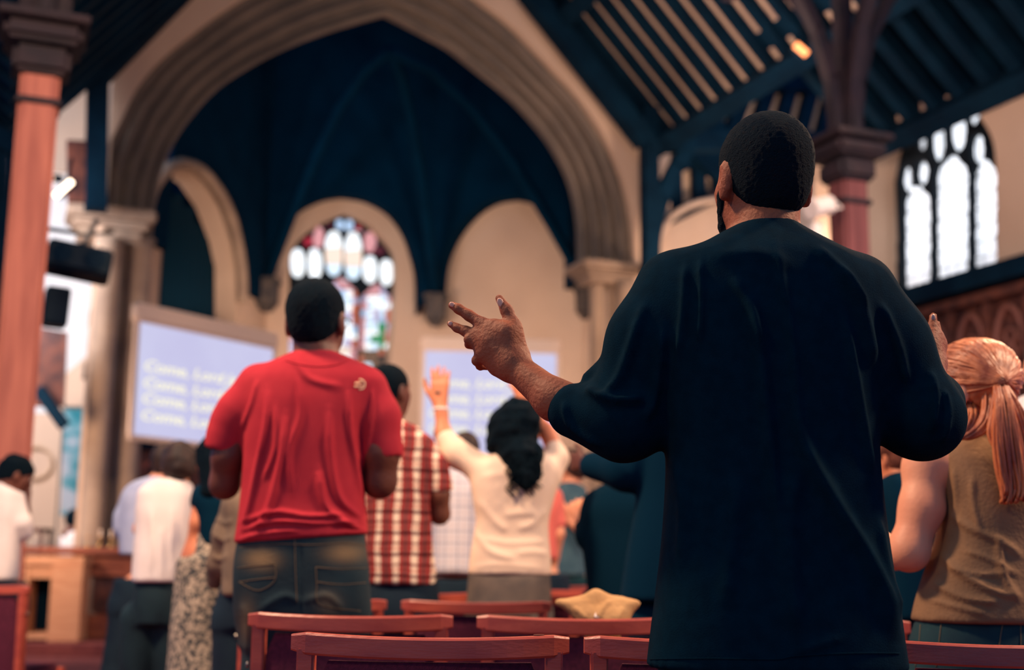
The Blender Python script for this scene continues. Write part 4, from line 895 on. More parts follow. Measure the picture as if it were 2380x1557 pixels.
class Fig:
    def __init__(s, Y, label, cat='person', h=0.009, group=None, skin=SKIN_M):
        s.Y = Y; s.label = label; s.h = h; s.body = []; s.parts = []; s.cat = cat; s.group = group; s.skin = skin; s.fine = [[], [], []]; s.mpp = Y / FPX * math.cos(PITCH) ** 0
        s.extra = []; s.base = None
    def P(s, px, py, dy=0.0): return pt(px, py, s.Y + dy)
    def r(s, rp, dy=0.0): return rp * (s.Y + dy) / FPX * 1.01
    # ---- head
    def head(s, cx, cy, wpx, yaw=0, tilt=0, nod=0, dy=0.0, ears=True, eyes=True, neck_to=None, neck_w=None):
        k = s.r(wpx) / 0.158; s.hk = k; s.hc = s.P(cx, cy, dy)
        R = np.array((Matrix.Rotation(yaw, 3, 'Z') @ Matrix.Rotation(tilt, 3, 'Y') @ Matrix.Rotation(-nod, 3, 'X'))); s.hR = R
        def T(x, y, z): return s.hc + R @ (np.array([x, y, z]) * k)
        s.hT = T
        b = s.body
        b.append(ell(T(0, -0.012, 0.035), np.array([0.077, 0.098, 0.084]) * k, R, 0.02))
        b.append(ell(T(0, 0.022, -0.02), np.array([0.066, 0.072, 0.078]) * k, R, 0.03))
        b.append(ell(T(0, 0.045, -0.072), np.array([0.046, 0.046, 0.040]) * k, R, 0.03))
        b.append(cone(T(-0.035, 0.078, 0.036), T(0.035, 0.078, 0.036), 0.012 * k, 0.012 * k, 0.015))
        b.append(cone(T(0, 0.092, 0.022), T(0, 0.108, -0.020), 0.007 * k, 0.012 * k, 0.012))
        b.append(cone(T(-0.014, 0.096, -0.024), T(0.014, 0.096, -0.024), 0.008 * k, 0.008 * k, 0.008))
        b.append(ell(T(0, 0.088, -0.052), np.array([0.025, 0.012, 0.006]) * k, R, 0.006)); b.append(ell(T(0, 0.087, -0.063), np.array([0.021, 0.012, 0.007]) * k, R, 0.006))
        for sx in (-1, 1):
            b.append(dict(ell(T(sx * 0.031, 0.092, 0.016), np.array([0.017, 0.014, 0.012]) * k, R, 0.012), sub=True))
            b.append(cone(T(sx * 0.05, 0.055, -0.012), T(sx * 0.05, 0.045, -0.05), 0.018 * k, 0.014 * k, 0.02))
            if ears:
                b.append(ell(T(sx * 0.080, -0.012, -0.004), np.array([0.009, 0.020, 0.033]) * k, R @ np.array(Matrix.Rotation(-sx * 0.25, 3, 'Z')), 0.008))
                b.append(dict(ell(T(sx * 0.090, -0.004, 0.002), np.array([0.007, 0.011, 0.019]) * k, R, 0.004), sub=True))
                b.append(cone(T(sx * 0.079, -0.006, -0.034), T(sx * 0.076, 0.0, -0.030), 0.009 * k, 0.008 * k, 0.006))
            if eyes: s.extra.append(('eye', T(sx * 0.031, 0.078, 0.016), 0.0125 * k))
        nw = (s.r(neck_w) / 2 if neck_w else 0.056 * k)
        nb = neck_to if neck_to is not None else T(0, -0.03, -0.19)
        b.append(cone(T(0, -0.012, -0.045), nb, nw * 0.98, nw * 1.08, 0.03))
    # ---- torso from pixel silhouette: rows (py, xl, xr, depth_m[, dy])
    def torso(s, rows, mat_, name, inset=0.88, p=2.4, k=0.03, sm=2, folds=(), part_k=0.03, body_to=None):
        S = []
        for r_ in rows:
            py, xl, xr, dep = r_[:4]; dy = r_[4] if len(r_) > 4 else 0.0
            a = s.P(xl, py, dy); b = s.P(xr, py, dy); S.append(((a[2] + b[2]) / 2, (a[0] + b[0]) / 2, s.Y + dy, abs(b[0] - a[0]) / 2, dep / 2))
        s.S = S
        s.body.append(loft([(z, cx, cy, rx * inset, ry * inset) for z, cx, cy, rx, ry in S], 0.03, p))
        s.top = dict(name=name, mat=mat_, prims=[loft(S, k, p)], folds=list(folds), noise=0.0, h=s.h)
        s.parts.append(s.top); return s.top
    def limb(s, J, k=0.02, to=None):
        J = [(s.P(x, y, d), s.r(r_, d)) for x, y, d, r_ in J]
        for (a, ra), (b, rb) in zip(J, J[1:]): s.body.append(cone(a, b, ra, rb, k))
        return J
    def flat_cuff(s, R=0.07, g=None):
        g = g or s.top; c = g['prims'][-1]; d = (c['b'] - c['a']) / np.linalg.norm(c['b'] - c['a']); s.cuffs = getattr(s, 'cuffs', []); s.cuffs.append(dict(ell(c['b'] + d * R, (R,) * 3, None, 0.003), sub=True))
    def sleeve(s, J, k=0.03, g=None):
        g = g or s.top; J = [(s.P(x, y, d), s.r(r_, d)) for x, y, d, r_ in J]
        for (a, ra), (b, rb) in zip(J, J[1:]): g['prims'].append(cone(a, b, ra, rb, k))
        return J
    def hand(s, wrist, fdir, side, sc=1.0, spread=0.22, curl=0.35, thumb=1, palm_n=None):
        """five fingers: wrist point, finger direction, direction across the palm toward the thumb"""
        f = np.array(fdir, float); f /= np.linalg.norm(f); t = np.array(side, float); t -= f * (t @ f); t /= np.linalg.norm(t); n = np.cross(f, t)
        if palm_n is not None and n @ np.array(palm_n) < 0: n = -n
        w = np.array(wrist, float); b = s.body
        for i, (off, L_, a) in enumerate(((0.030, 0.072, 1.0), (0.010, 0.080, 0.3), (-0.010, 0.074, -0.4), (-0.028, 0.058, -1.1))):
            k0 = w + (f * 0.085 + t * off) * sc - n * 0.0
            b.append(cone(w + t * off * 0.5 * sc, k0, 0.017 * sc, 0.012 * sc, 0.012))
            d = f + t * (a * spread); d /= np.linalg.norm(d); p0 = k0; c = 0
            for seg, (fr, r0, r1) in enumerate(((0.45, 0.0095, 0.0088), (0.30, 0.0088, 0.008), (0.25, 0.008, 0.0068))):
                c += curl * (0.7 + 0.25 * i); dd = d * math.cos(c) + n * math.sin(c); p1 = p0 + dd * L_ * fr * sc; b.append(cone(p0, p1, r0 * sc, r1 * sc, 0.004)); p0 = p1
        t0 = w + (f * 0.02 + t * 0.022) * sc; t1 = t0 + (f * 0.035 + t * 0.030 + n * 0.008) * sc; t2 = t1 + (f * 0.03 + t * 0.014 + n * 0.01) * sc; t3 = t2 + (f * 0.026 + t * 0.004) * sc
        b.append(cone(t0, t1, 0.017 * sc, 0.013 * sc, 0.012)); b.append(cone(t1, t2, 0.0115 * sc, 0.0105 * sc, 0.005)); b.append(cone(t2, t3, 0.0105 * sc, 0.008 * sc, 0.004))
    # ---- legs and trousers / skirt
    def legs(s, px, py, half, mat_, thigh=0.092, name='trousers', waist_rx=0.165, waist_ry=0.115, waist_up=0.12, yaw=0.0, shoes=True, kind='trousers', stance=0.10, waist_rows=None, calf=0.068, leg_mat=None, hem=0.08):
        c = s.P(px, py); zh = c[2]; s.base = (c[0], s.Y, 0.0); L_ = zh
        pr = []
        if waist_rows:
            S = []
            for r_ in waist_rows:
                q = s.P(r_[0 + 1], r_[0]); q2 = s.P(r_[2], r_[0]); S.append(((q[2] + q2[2]) / 2, (q[0] + q2[0]) / 2, s.Y + (r_[4] if len(r_) > 4 else 0), abs(q2[0] - q[0]) / 2, r_[3] / 2))
            pr.append(loft(S, 0.03, 2.4))
        else: pr.append(loft([(zh - 0.05, c[0], s.Y, half + thigh * 0.9, thigh * 1.2), (zh + waist_up * 0.5, c[0], s.Y, waist_rx, waist_ry), (zh + waist_up, c[0], s.Y, waist_rx * 0.95, waist_ry)], 0.03, 2.3))
        for sx in (-1, 1):
            hp = np.array([c[0] + sx * half, s.Y, zh - 0.02]); kn = np.array([c[0] + sx * (stance), s.Y + 0.02, zh * 0.54]); an = np.array([c[0] + sx * stance * 1.1, s.Y - 0.01, 0.08]); 
            s.body += [cone(hp, kn, thigh * 0.66, 0.05, 0.02), cone(kn, an, 0.048, 0.038, 0.02), cone(an, an + np.array([sx * 0.02, 0.14, -0.035]), 0.035, 0.028, 0.02)]
            if kind == 'trousers': pr += [cone(hp, kn, thigh, calf + 0.008, 0.03), cone(kn, an, calf + 0.008, calf, 0.02)]
            if shoes: s.extra.append(('shoe', an + np.array([sx * 0.012, 0.055, -0.03]), sx))
        if kind == 'skirt': pr = pr[:1] + [loft([(zh + 0.06, c[0], s.Y, waist_rx, waist_ry), (zh - 0.2, c[0], s.Y, waist_rx * 1.08, waist_ry * 1.2), (hem, c[0], s.Y, waist_rx * 1.2, waist_ry * 1.5)], 0.03, 2.2)]
        s.body.append(ell((c[0], s.Y, zh + 0.06), (half + thigh * 0.42, waist_ry * 0.7, 0.11), None, 0.03))
        d = dict(name=name, mat=mat_, prims=pr, folds=[], noise=0.004, nsc=22, h=s.h, cut=[((0, 0, 0.07), (0, 0, -1))]); s.parts.append(d); return d
    def hair_cap(s, mat_, thick=0.006, low=-0.065, front=0.06, extra=(), name='hair', noise=0.0015, nsc=300, cutp=True, h=None, grooves=None):
        k = s.hk; T = s.hT; R = s.hR
        pr = [ell(T(0, -0.014, 0.036), (np.array([0.077, 0.098, 0.084]) + thick) * k, R, 0.01), ell(T(0, -0.03, -0.01), (np.array([0.067, 0.071, 0.070]) + thick * 0.5) * k, R, 0.02)] + list(extra)
        cut = None
        if cutp:
            a = np.array([0, -0.075, low]); b_ = np.array([0, 0.085, front]); e = b_ - a; n_ = np.array([0, e[2], -e[1]]); n_ /= np.linalg.norm(n_)
            n_ = R @ n_ * (1 if (R @ n_)[2] < 0 else 1); cut = [(T(*a), n_)]
        d = dict(name=name, mat=mat_, prims=pr, folds=[], noise=noise * k, nsc=nsc / k, h=h or min(s.h, 0.006), cut=cut, grooves=grooves); s.parts.append(d); return d
    def add(s, name, mat_, prims, **kw): d = dict(name=name, mat=mat_, prims=prims, folds=[], noise=0, h=s.h); d.update(kw); s.parts.append(d); return d
    def build(s):
        if s.base is None: q = s.P(1190, 1300); s.base = (q[0], s.Y, 0)
        base = np.array(s.base)
        V, Q = field_mesh(s.body, s.h, s.fine); V = smooth_verts(V, Q, 1)
        if hasattr(s, 'body_mod'): V = s.body_mod(V, Q)
        root = link('person', np_mesh('person', V - base, Q), s.skin); root.location = base; setp(root, s.label, s.cat, s.group); s.root = root; s.objs = {}
        if getattr(s, 'cuffs', None): s.top['prims'] = s.top['prims'] + s.cuffs
        for d in s.parts:
            V, Q = field_mesh(d['prims'], d['h'], d.get('fine', s.fine if d.get('usefine') else ((), (), ())), cut=d.get('cut')); V = smooth_verts(V, Q, d.get('sm', 2))
            N = vnormals(V, Q)
            if d['folds']: V = folds_px(V, N, d['folds']); N = vnormals(V, Q)
            if d['noise']: V = V + N * (noise3(V, d.get('nsc', 30), 3) * d['noise'])[:, None]
            if d.get('mod'): V = d['mod'](V, N)
            o = link(d['name'], np_mesh(d['name'], V - base, Q), d['mat'], root); s.objs[d['name']] = (o, V, Q)
            if d.get('label'): o['label'] = d['label']
        for e in s.extra:
            if e[0] == 'eye':
                m = MB(); bmesh.ops.create_uvsphere(m.bm, u_segments=10, v_segments=8, radius=e[2]); m.build('eye', EYEW, root, tuple(e[1] - base), smooth=True)
            if e[0] == 'shoe':
                V, Q = field_mesh([ell(e[1] + np.array([0, 0.02, 0.0]), (0.048, 0.135, 0.055), None, 0.01), ell(e[1] + np.array([0, -0.05, 0.03]), (0.04, 0.06, 0.06), None, 0.02)], 0.012, cut=[((0, 0, 0.004), (0, 0, -1))])
                link('shoe', np_mesh('shoe', V - base, Q), SHOE, root)
        return root
    def bvh(s, name):
        o, V, Q = s.objs[name]; return BVHTree.FromPolygons([Vector(v) for v in V], Q.tolist())
    def on(s, tree, P, off=0.001):
        out = []
        for q in P:
            d = Vector(ray(q[0], q[1])).normalized(); hit = tree.ray_cast(Vector((0, 0, CAMZ)), d)
            if hit[0] is not None: out.append(hit[0] + hit[1] * off * (1 if hit[1].dot(d) < 0 else -1))
        return out
    def stitch(s, tree, P, r_, name, m, closed=False, n=6):
        Q_ = s.on(tree, catmull(P, n, closed)); 
        if len(Q_) < 2: return
        if closed: Q_.append(Q_[0])
        b = np.array(s.base); mb = MB(); mb.tube([q - Vector(b) for q in Q_], r_, 6); return mb.build(name, m, s.root, smooth=True)

def wear_attr(o, V, spots):
    px, py = proj(V); w = np.zeros(len(V))
    for x, y, rx, ry, a in spots: w = np.maximum(w, a * np.exp(-(((px - x) / rx) ** 2 + ((py - y) / ry) ** 2)))
    at = o.data.attributes.new('wear', 'FLOAT', 'POINT'); at.data.foreach_set('value', w.astype(np.float32))
nt = DENIM.node_tree; b_ = nt.nodes['Principled BSDF']; at_ = nt.nodes.new('ShaderNodeAttribute'); at_.attribute_name = 'wear'
mx_ = nt.nodes.new('ShaderNodeMix'); mx_.data_type = 'RGBA'; mx_.inputs[7].default_value = L(150, 122, 84); src = b_.inputs['Base Color'].links[0].from_socket
nt.links.new(at_.outputs['Fac'], mx_.inputs[0]); nt.links.new(src, mx_.inputs[6]); nt.links.new(mx_.outputs[2], b_.inputs['Base Color'])
# ------------------------------------------------------------------ chairs
def chair_proto(name, w=0.548, hgt=0.861, fabric=CHAIRFAB):
    t = empty(name, (0, 0, 0), None, 'chair', 'wooden congregation chairs in rows')
    def rail(wd, z0, hh, th, bow, sag, end_r=0.012, n=18):
        bm = bmesh.new(); rings = []
        for i in range(n + 1):
            u = i / n * 2 - 1; x = u * wd / 2; y = -bow * (1 - u * u); z = z0 - sag * (1 - u * u); e = 1.0 if abs(u) < 0.999 else 0.72
            P = []
            for (a, b) in ((-1, -1), (-0.8, -1), (0.8, -1), (1, -0.8), (1, 0.8), (0.8, 1), (-0.8, 1), (-1, 0.8), (-1, -0.8)): P.append((x, y + a * th / 2 * e, z + b * hh / 2 * e))
            P = P[1:]; rings.append([bm.verts.new(p) for p in P])
        for A, B in zip(rings, rings[1:]):
            for k in range(8): bm.faces.new((A[k], A[(k + 1) % 8], B[(k + 1) % 8], B[k]))
        bm.faces.new(rings[0][::-1]); bm.faces.new(rings[-1]); bmesh.ops.recalc_face_normals(bm, faces=bm.faces); m = MB(); m.bm.free(); m.bm = bm; return m
    rail(w, hgt - 0.022, 0.042, 0.034, 0.045, 0.008).build('top_rail', CHAIRWOOD, t)
    for sx in (-1, 1):
        MB().bar((sx * (w / 2 - 0.03), 0.02, 0.0), (sx * (w / 2 - 0.03), 0.0, hgt - 0.03), 0.034, 0.046, up=(0, 1, 0), bev=0.004).build('rear_post', CHAIRWOOD, t)
        MB().box((sx * (w / 2 - 0.03), 0.38, 0.22), (0.04, 0.04, 0.44), None, 0.004).build('front_leg', CHAIRWOOD, t)
        MB().box((sx * (w / 2 - 0.03), 0.20, 0.38), (0.03, 0.34, 0.05), None, 0.004).build('side_rail', CHAIRWOOD, t)
        MB().lathe((0, 0, 0), [(0.009, 0), (0.009, 0.004), (0.004, 0.007)], 10).build('bolt_cap', METAL, t, (sx * (w / 2 - 0.004), 0.0, hgt - 0.14)).rotation_euler = (0, sx * math.pi / 2, 0)
    rail(w - 0.1, hgt - 0.262, 0.412, 0.022, 0.040, 0.0).build('back_pad', fabric, t)
    rail(w - 0.08, hgt - 0.48, 0.04, 0.028, 0.040, 0.0).build('lower_rail', CHAIRWOOD, t)
    MB().box((0, 0.21, 0.43), (w - 0.07, 0.38, 0.06), None, 0.02).build('seat', fabric, t)
    MB().lathe((0, 0, 0), [(0.011, 0), (0.011, 0.0015)], 12).build('wood_plug', CARVED, t, (w / 2 - 0.06, -0.009, hgt - 0.0035))
    return t
def copy_tree(o, parent=None):
    c = o.copy(); COL.objects.link(c); c.parent = parent
    for ch in o.children: copy_tree(ch, c)
    return c
CH0 = None
def place_chair(pxc, Y, label, rz=0.0, z=None):
    global CH0
    if CH0 is None: CH0 = chair_proto('chair'); o = CH0
    else: o = copy_tree(CH0)
    q = pt(pxc, 1300, Y); o.location = (q[0], Y, 0); o.rotation_euler = (0, 0, rz); o['label'] = label; return o
for pxc, Y, label, rz in (
    (1005, 2.62, 'nearest wooden chair back with maroon pad, front and centre of the picture', 0), (1676, 2.62, 'nearest row chair half hidden by the man in the black shirt', 0),
    (2350, 2.60, 'nearest row chair at the right, in front of the ponytailed woman', 0),
    (820, 3.55, 'second row chair in front of the man in the red t-shirt', 0), (1346, 3.55, 'second row chair under the beige cloth bag', 0), (1872, 3.55, 'second row chair hidden behind the black shirt', 0), (2400, 3.60, 'second row chair beyond the ponytailed woman', 0),
    (729, 4.83, 'third row chair mostly behind the red t-shirt man', 0), (1109, 4.83, 'third row chair in front of the cream blouse woman', 0), (1489, 4.83, 'third row chair behind the beige cloth bag', 0), (2130, 4.83, 'third row chair glimpsed right of the black shirt hem', 0),
    (975, 6.0, 'fourth row chair between the plaid shirt man and the cream blouse woman', 0), (1265, 6.0, 'fourth row chair right of the cream blouse woman\'s skirt', 0),
    (1060, 7.1, 'fifth row chair seen behind the pale checked shirt man', 0), (1300, 7.1, 'fifth row chair right of the cream blouse woman', 0), (1290, 8.3, 'sixth row chair, farthest rail right of the cream blouse woman', 0),
    (592, 6.15, 'chair at the left row end beside the tan jacket', math.radians(14)), (512, 7.3, 'chair at the left row end farther back, by the floral skirt', math.radians(20)), (-42, 6.5, 'chair at the far left edge near the white shirted man', math.radians(-12))):
    place_chair(pxc, Y, label, rz)

# ------------------------------------------------------------------ PEOPLE
# --- 1. man in the black shirt (nearest)
f = Fig(2.25, 'man in a dark black long sleeved shirt seen from behind, both hands raised', h=0.006, skin=SKIN_D)
f.head(1774, 424, 210, yaw=math.radians(14), neck_to=f.P(1772, 600, -0.01), neck_w=150)
f.hair_cap(BLACKHAIR, 0.0035, low=-0.087, front=0.066, noise=0.0006, nsc=700, h=0.0032)
T = f.hT; k = f.hk
f.add('beard', BLACKHAIR, [ell(T(0, 0.050, -0.078), np.array([0.050, 0.048, 0.040]) * k, f.hR, 0.02), cone(T(-0.064, 0.028, -0.02), T(-0.046, 0.055, -0.07), 0.014 * k, 0.018 * k, 0.02), cone(T(0.064, 0.028, -0.02), T(0.046, 0.055, -0.07), 0.014 * k, 0.018 * k, 0.02)], h=0.004, noise=0.0008, nsc=600, cut=[(T(0, 0, -0.045), f.hR @ np.array([0, 0.5, 0.86]))] if False else None)
f.torso([(528, 1712, 1846, 0.15), (548, 1672, 1880, 0.17), (572, 1630, 1925, 0.20), (605, 1560, 1985, 0.24), (650, 1525, 2030, 0.265), (720, 1505, 2050, 0.28), (820, 1508, 2045, 0.285), (930, 1530, 2038, 0.28), (1050, 1548, 2036, 0.27),
         (1180, 1545, 2048, 0.27), (1300, 1535, 2064, 0.28), (1420, 1520, 2082, 0.30), (1553, 1504, 2102, 0.31)], BLACKCLOTH, 'shirt', inset=0.86, p=2.5)
f.top['h'] = 0.006; f.top['sm'] = 2
# left arm: upper arm down to the elbow, forearm forward and up to the left
f.limb([(1570, 665, 0, 75), (1460, 975, 0.00, 52), (1290, 930, 0.06, 46), (1192, 848, 0.12, 33)])
f.sleeve([(1568, 672, 0.0, 90), (1505, 790, -0.01, 86), (1446, 965, 0.0, 88)], 0.04); f.sleeve([(1448, 985, 0.0, 89), (1335, 955, 0.04, 64)], 0.03)
f.top['prims'].append(cone(f.P(1412, 865, 0.02), f.P(1372, 882, 0.04), f.r(38), f.r(22), 0.010))
f.limb([(1985, 665, 0, 75), (2135, 985, 0.02, 50), (2160, 900, 0.16, 42), (2166, 845, 0.22, 30)])
f.sleeve([(1990, 680, 0.0, 90), (2060, 800, 0.0, 92), (2140, 965, 0.0, 92)], 0.04); f.sleeve([(2142, 972, 0.0, 94), (2172, 935, 0.12, 60), (2172, 905, 0.17, 47)], 0.03)
# left hand, back towards us
def FJ(P_, k=0.006):
    P_ = [(f.P(x, y, d), f.r(r_, d)) for x, y, d, r_ in P_]
    for (a, ra), (b, rb) in zip(P_, P_[1:]): f.body.append(cone(a, b, ra, rb, k))
W0 = (1190, 846, 0.12, 31)
FJ([W0, (1150, 790, 0.13, 22), (1120, 752, 0.14, 15)], 0.02)       # back of hand, index side
FJ([W0, (1140, 800, 0.13, 21), (1108, 778, 0.14, 14)], 0.02)
FJ([(1196, 838, 0.12, 28), (1180, 775, 0.12, 24), (1150, 760, 0.13, 18)], 0.02)
FJ([W0, (1135, 822, 0.13, 17), (1104, 797, 0.14, 13)], 0.015)
FJ([W0, (1155, 845, 0.13, 17), (1120, 826, 0.135, 13)], 0.015)
FJ([(1122, 754, 0.14, 15), (1090, 733, 0.15, 13), (1066, 718, 0.155, 11.5), (1050, 709, 0.16, 9)], 0.005)      # index
FJ([(1108, 780, 0.14, 14), (1083, 770, 0.15, 12.5), (1062, 762, 0.155, 10), (1046, 752, 0.16, 8)], 0.005)           # middle
FJ([(1104, 797, 0.14, 13), (1090, 789, 0.14, 11.5), (1090, 800, 0.175, 10), (1110, 808, 0.19, 8.5)], 0.005)       # ring, folded
FJ([(1120, 826, 0.135, 13), (1108, 838, 0.14, 11.5), (1116, 850, 0.165, 10), (1134, 852, 0.18, 8.5)], 0.005)      # little, folded
FJ([(1190, 800, 0.12, 22), (1192, 755, 0.125, 17), (1178, 722, 0.13, 14), (1160, 693, 0.135, 9.5)], 0.008)        # thumb
FJ([(1215, 820, 0.125, 12), (1198, 770, 0.125, 14)], 0.015)
FJ([(1180, 858, 0.12, 22), (1155, 857, 0.14, 15)], 0.015)
for (a, b) in (((1160, 826), (1126, 792)), ((1152, 812), (1128, 784)), ((1170, 800), (1138, 764))):               # tendons
    f.body.append(cone(f.P(a[0], a[1], 0.118 - 0.013), f.P(b[0], b[1], 0.128 - 0.006), f.r(5), f.r(5), 0.008))
# right hand, edge-on
FJ([(2166, 845, 0.22, 29), (2160, 805, 0.23, 24), (2165, 778, 0.235, 18)], 0.02)
FJ([(2176, 840, 0.24, 20), (2176, 800, 0.25, 19), (2172, 775, 0.25, 15)], 0.02)
FJ([(2170, 785, 0.235, 15), (2168, 758, 0.24, 11.5), (2169, 735, 0.245, 9.5)], 0.005)
FJ([(2155, 795, 0.225, 14), (2146, 778, 0.22, 11), (2139, 768, 0.215, 8.5)], 0.005)
FJ([(2180, 800, 0.25, 13), (2182, 780, 0.27, 10.5), (2176, 752, 0.28, 9)], 0.005)
FJ([(2180, 815, 0.26, 12), (2190, 800, 0.29, 10), (2188, 780, 0.30, 8.5)], 0.005)
FJ([(2178, 830, 0.26, 11), (2186, 822, 0.30, 9.5), (2184, 806, 0.315, 8)], 0.005)
hx = f.P(1035, 700)[0], f.P(1240, 700)[0]; hz = f.P(1100, 885, .1)[2], f.P(1100, 680, .1)[2]
f.fine = [[(hx[0], hx[1], 0.0028), (f.P(1650, 0)[0], f.P(1900, 0)[0], 0.005)], [(f.Y + 0.08, f.Y + 0.21, 0.003)], [(hz[0], hz[1], 0.0028)]]
f.top['folds'] = [([(1640, 600), (1760, 590), (1850, 620)], 16, 0.003),
    ([(1802, 545), (1815, 640), (1835, 740), (1850, 900), (1860, 1050)], 9, 0.0045), ([(1740, 660), (1762, 780), (1780, 950), (1795, 1100), (1815, 1260)], 14, 0.008),
    ([(1700, 640), (1745, 720), (1765, 800)], 10, 0.006), ([(1850, 950), (1880, 1060), (1945, 1180), (2010, 1290), (2060, 1400), (2080, 1500)], 18, 0.011),
    ([(1860, 1060), (1835, 1200), (1840, 1350), (1850, 1480)], 22, 0.007), ([(1960, 720), (1985, 860), (2010, 1010), (2030, 1120)], 9, 0.006),
    ([(1628, 600), (1632, 700), (1625, 800)], 7, 0.006), ([(1594, 610), (1590, 720), (1575, 850)], 9, 0.006), ([(1945, 620), (2000, 720), (2030, 860)], 14, 0.008), ([(1890, 570), (1960, 640), (2010, 720)], 12, 0.006),
    ([(2040, 700), (2085, 800), (2110, 900)], 10, 0.007), ([(2160, 860), (2175, 930), (2165, 1010)], 8, 0.006), ([(2190, 900), (2205, 960), (2190, 1030)], 6, 0.005),
    ([(1500, 700), (1470, 800), (1440, 880), (1400, 930)], 12, 0.008), ([(1360, 900), (1420, 930), (1500, 925)], 10, 0.009), ([(1310, 930), (1330, 990), (1400, 1040)], 8, 0.006), ([(1540, 760), (1530, 880), (1500, 980)], 12, 0.008),
    ([(1560, 1050), (1590, 1180), (1580, 1330)], 16, 0.006), ([(1720, 1100), (1700, 1260), (1690, 1420)], 22, 0.006), ([(1960, 1480), (1900, 1500), (1840, 1520)], 8, 0.003), ([(2040, 1200), (2060, 1320), (2090, 1440)], 8, 0.005)]
f.top['folds'] = [(a_, w_ * 1.0, h_ * 1.7) for a_, w_, h_ in f.top['folds']]
f.add('collar', BLACKCLOTH, [loft([(f.P(0, 555)[2], f.P(1776, 555)[0], 2.245, f.r(98), 0.080), (f.P(0, 528)[2], f.P(1776, 530)[0], 2.25, f.r(85), 0.074), (f.P(0, 509)[2], f.P(1774, 510)[0], 2.255, f.r(80), 0.070)], 0.01, 2.1)], h=0.004)
f.legs(1800, 1620, 0.10, NAVY, thigh=0.105, waist_rx=0.19, waist_ry=0.13)
f.build()
st = f.bvh('shirt')
f.stitch(st, [(1512, 1532), (1650, 1530), (1800, 1532), (1850, 1524), (1980, 1518), (2090, 1518)], 0.0011, 'hem_seam', BLACKCLOTH)
sc_ = f.bvh('collar')
for dy_ in (0, 9, 18): f.stitch(sc_, [(1700, 535 + dy_), (1735, 522 + dy_), (1776, 517 + dy_), (1820, 521 + dy_), (1852, 533 + dy_)], 0.001, 'collar_rib', BLACKCLOTH)
bt = BVHTree.FromPolygons([f.root.location + v.co for v in f.root.data.vertices], [tuple(p.vertices) for p in f.root.data.polygons])
def nail(cpx, cpy, dx, dy_, l, w):
    c = f.on(bt, [(cpx, cpy)], 0.0004)
    if not c: return
    u = Vector(f.P(cpx + dx, cpy + dy_)) - Vector(f.P(cpx, cpy)); u.normalize(); v = u.cross(Vector((0, -1, 0))).normalized(); n = Vector((0, -1, 0))
    bm = bmesh.new(); bmesh.ops.create_uvsphere(bm, u_segments=12, v_segments=8, radius=1.0)
    bmesh.ops.transform(bm, matrix=Matrix.Translation(c[0] - Vector(f.base)) @ Matrix((u * l, v * w, n * 0.002)).transposed().to_4x4(), verts=bm.verts)
    m = MB(); m.bm.free(); m.bm = bm; m.build('finger_nail', NAIL, f.root, smooth=True)
nail(1163, 703, -5, -14, 0.0095, 0.0062); nail(1051, 708, -10, -6, 0.006, 0.005); nail(1047, 752, -10, -8, 0.005, 0.0045); nail(2169, 738, 0, -10, 0.007, 0.005)

# --- 2. man in the red t-shirt
f = Fig(4.1, 'man in a red t-shirt and faded jeans seen from behind', h=0.007, skin=SKIN_M)
f.head(735, 749, 130, yaw=math.radians(-10), neck_to=f.P(735, 850, 0), neck_w=96)
f.hair_cap(BLACKHAIR, 0.005, low=-0.085, front=0.062, noise=0.001, nsc=420, h=0.005)
f.torso([(818, 690, 782, 0.15), (830, 660, 812, 0.17), (848, 620, 850, 0.20), (875, 588, 872, 0.235), (920, 574, 872, 0.26), (1000, 566, 856, 0.27), (1080, 566, 846, 0.265), (1160, 560, 848, 0.26), (1220, 553, 852, 0.27), (1258, 546, 853, 0.28)], REDCLOTH, 't_shirt', inset=0.87)
f.top['h'] = 0.006
f.limb([(598, 890, 0, 40), (530, 1060, 0.0, 37), (522, 1125, 0.03, 33), (560, 1080, 0.26, 26), (590, 1030, 0.34, 20)])
f.sleeve([(600, 893, 0, 48), (556, 960, 0, 50), (528, 1006, 0.0, 42)], 0.03); f.sleeve([(535, 985, 0, 46), (522, 1032, 0, 45)], 0.02); f.flat_cuff()
f.limb([(855, 900, 0, 42), (884, 1050, 0.0, 44), (882, 1118, 0.02, 38), (850, 1060, 0.26, 28), (840, 1010, 0.34, 22)])
f.sleeve([(852, 905, 0, 50), (878, 970, 0, 50), (890, 1048, 0.0, 47)], 0.03); f.flat_cuff()
f.hand(f.P(590, 1030, 0.34), (0.2, 0.6, 0.8), (1, 0, 0), 1.0, palm_n=(0, 0, 1)); f.hand(f.P(840, 1010, 0.34), (-0.2, 0.6, 0.8), (-1, 0, 0), 1.0, palm_n=(0, 0, 1))
f.top['folds'] = [([(685, 830), (720, 880), (800, 900)], 8, 0.004), ([(622, 900), (620, 980), (600, 1080), (580, 1180), (562, 1240)], 7, 0.009), ([(690, 870), (700, 960), (672, 1050), (680, 1150)], 7, 0.006), ([(810, 900), (812, 1000), (830, 1100), (845, 1160)], 7, 0.009),
    ([(665, 960), (655, 1060), (625, 1180), (590, 1240)], 8, 0.008), ([(765, 950), (768, 1060), (790, 1160), (848, 1210)], 8, 0.009), ([(740, 1090), (760, 1180), (840, 1235)], 9, 0.009), ([(600, 880), (585, 940), (560, 1000)], 5, 0.006), ([(868, 900), (862, 980), (850, 1060)], 5, 0.006),
    ([(560, 1215), (640, 1190), (720, 1200), (800, 1195)], 5, 0.007), ([(556, 1235), (640, 1212), (740, 1216), (845, 1212)], 4.5, 0.007), ([(552, 1250), (620, 1238), (700, 1236)], 4, 0.006), ([(640, 940), (640, 1040), (610, 1120)], 5, 0.005)]
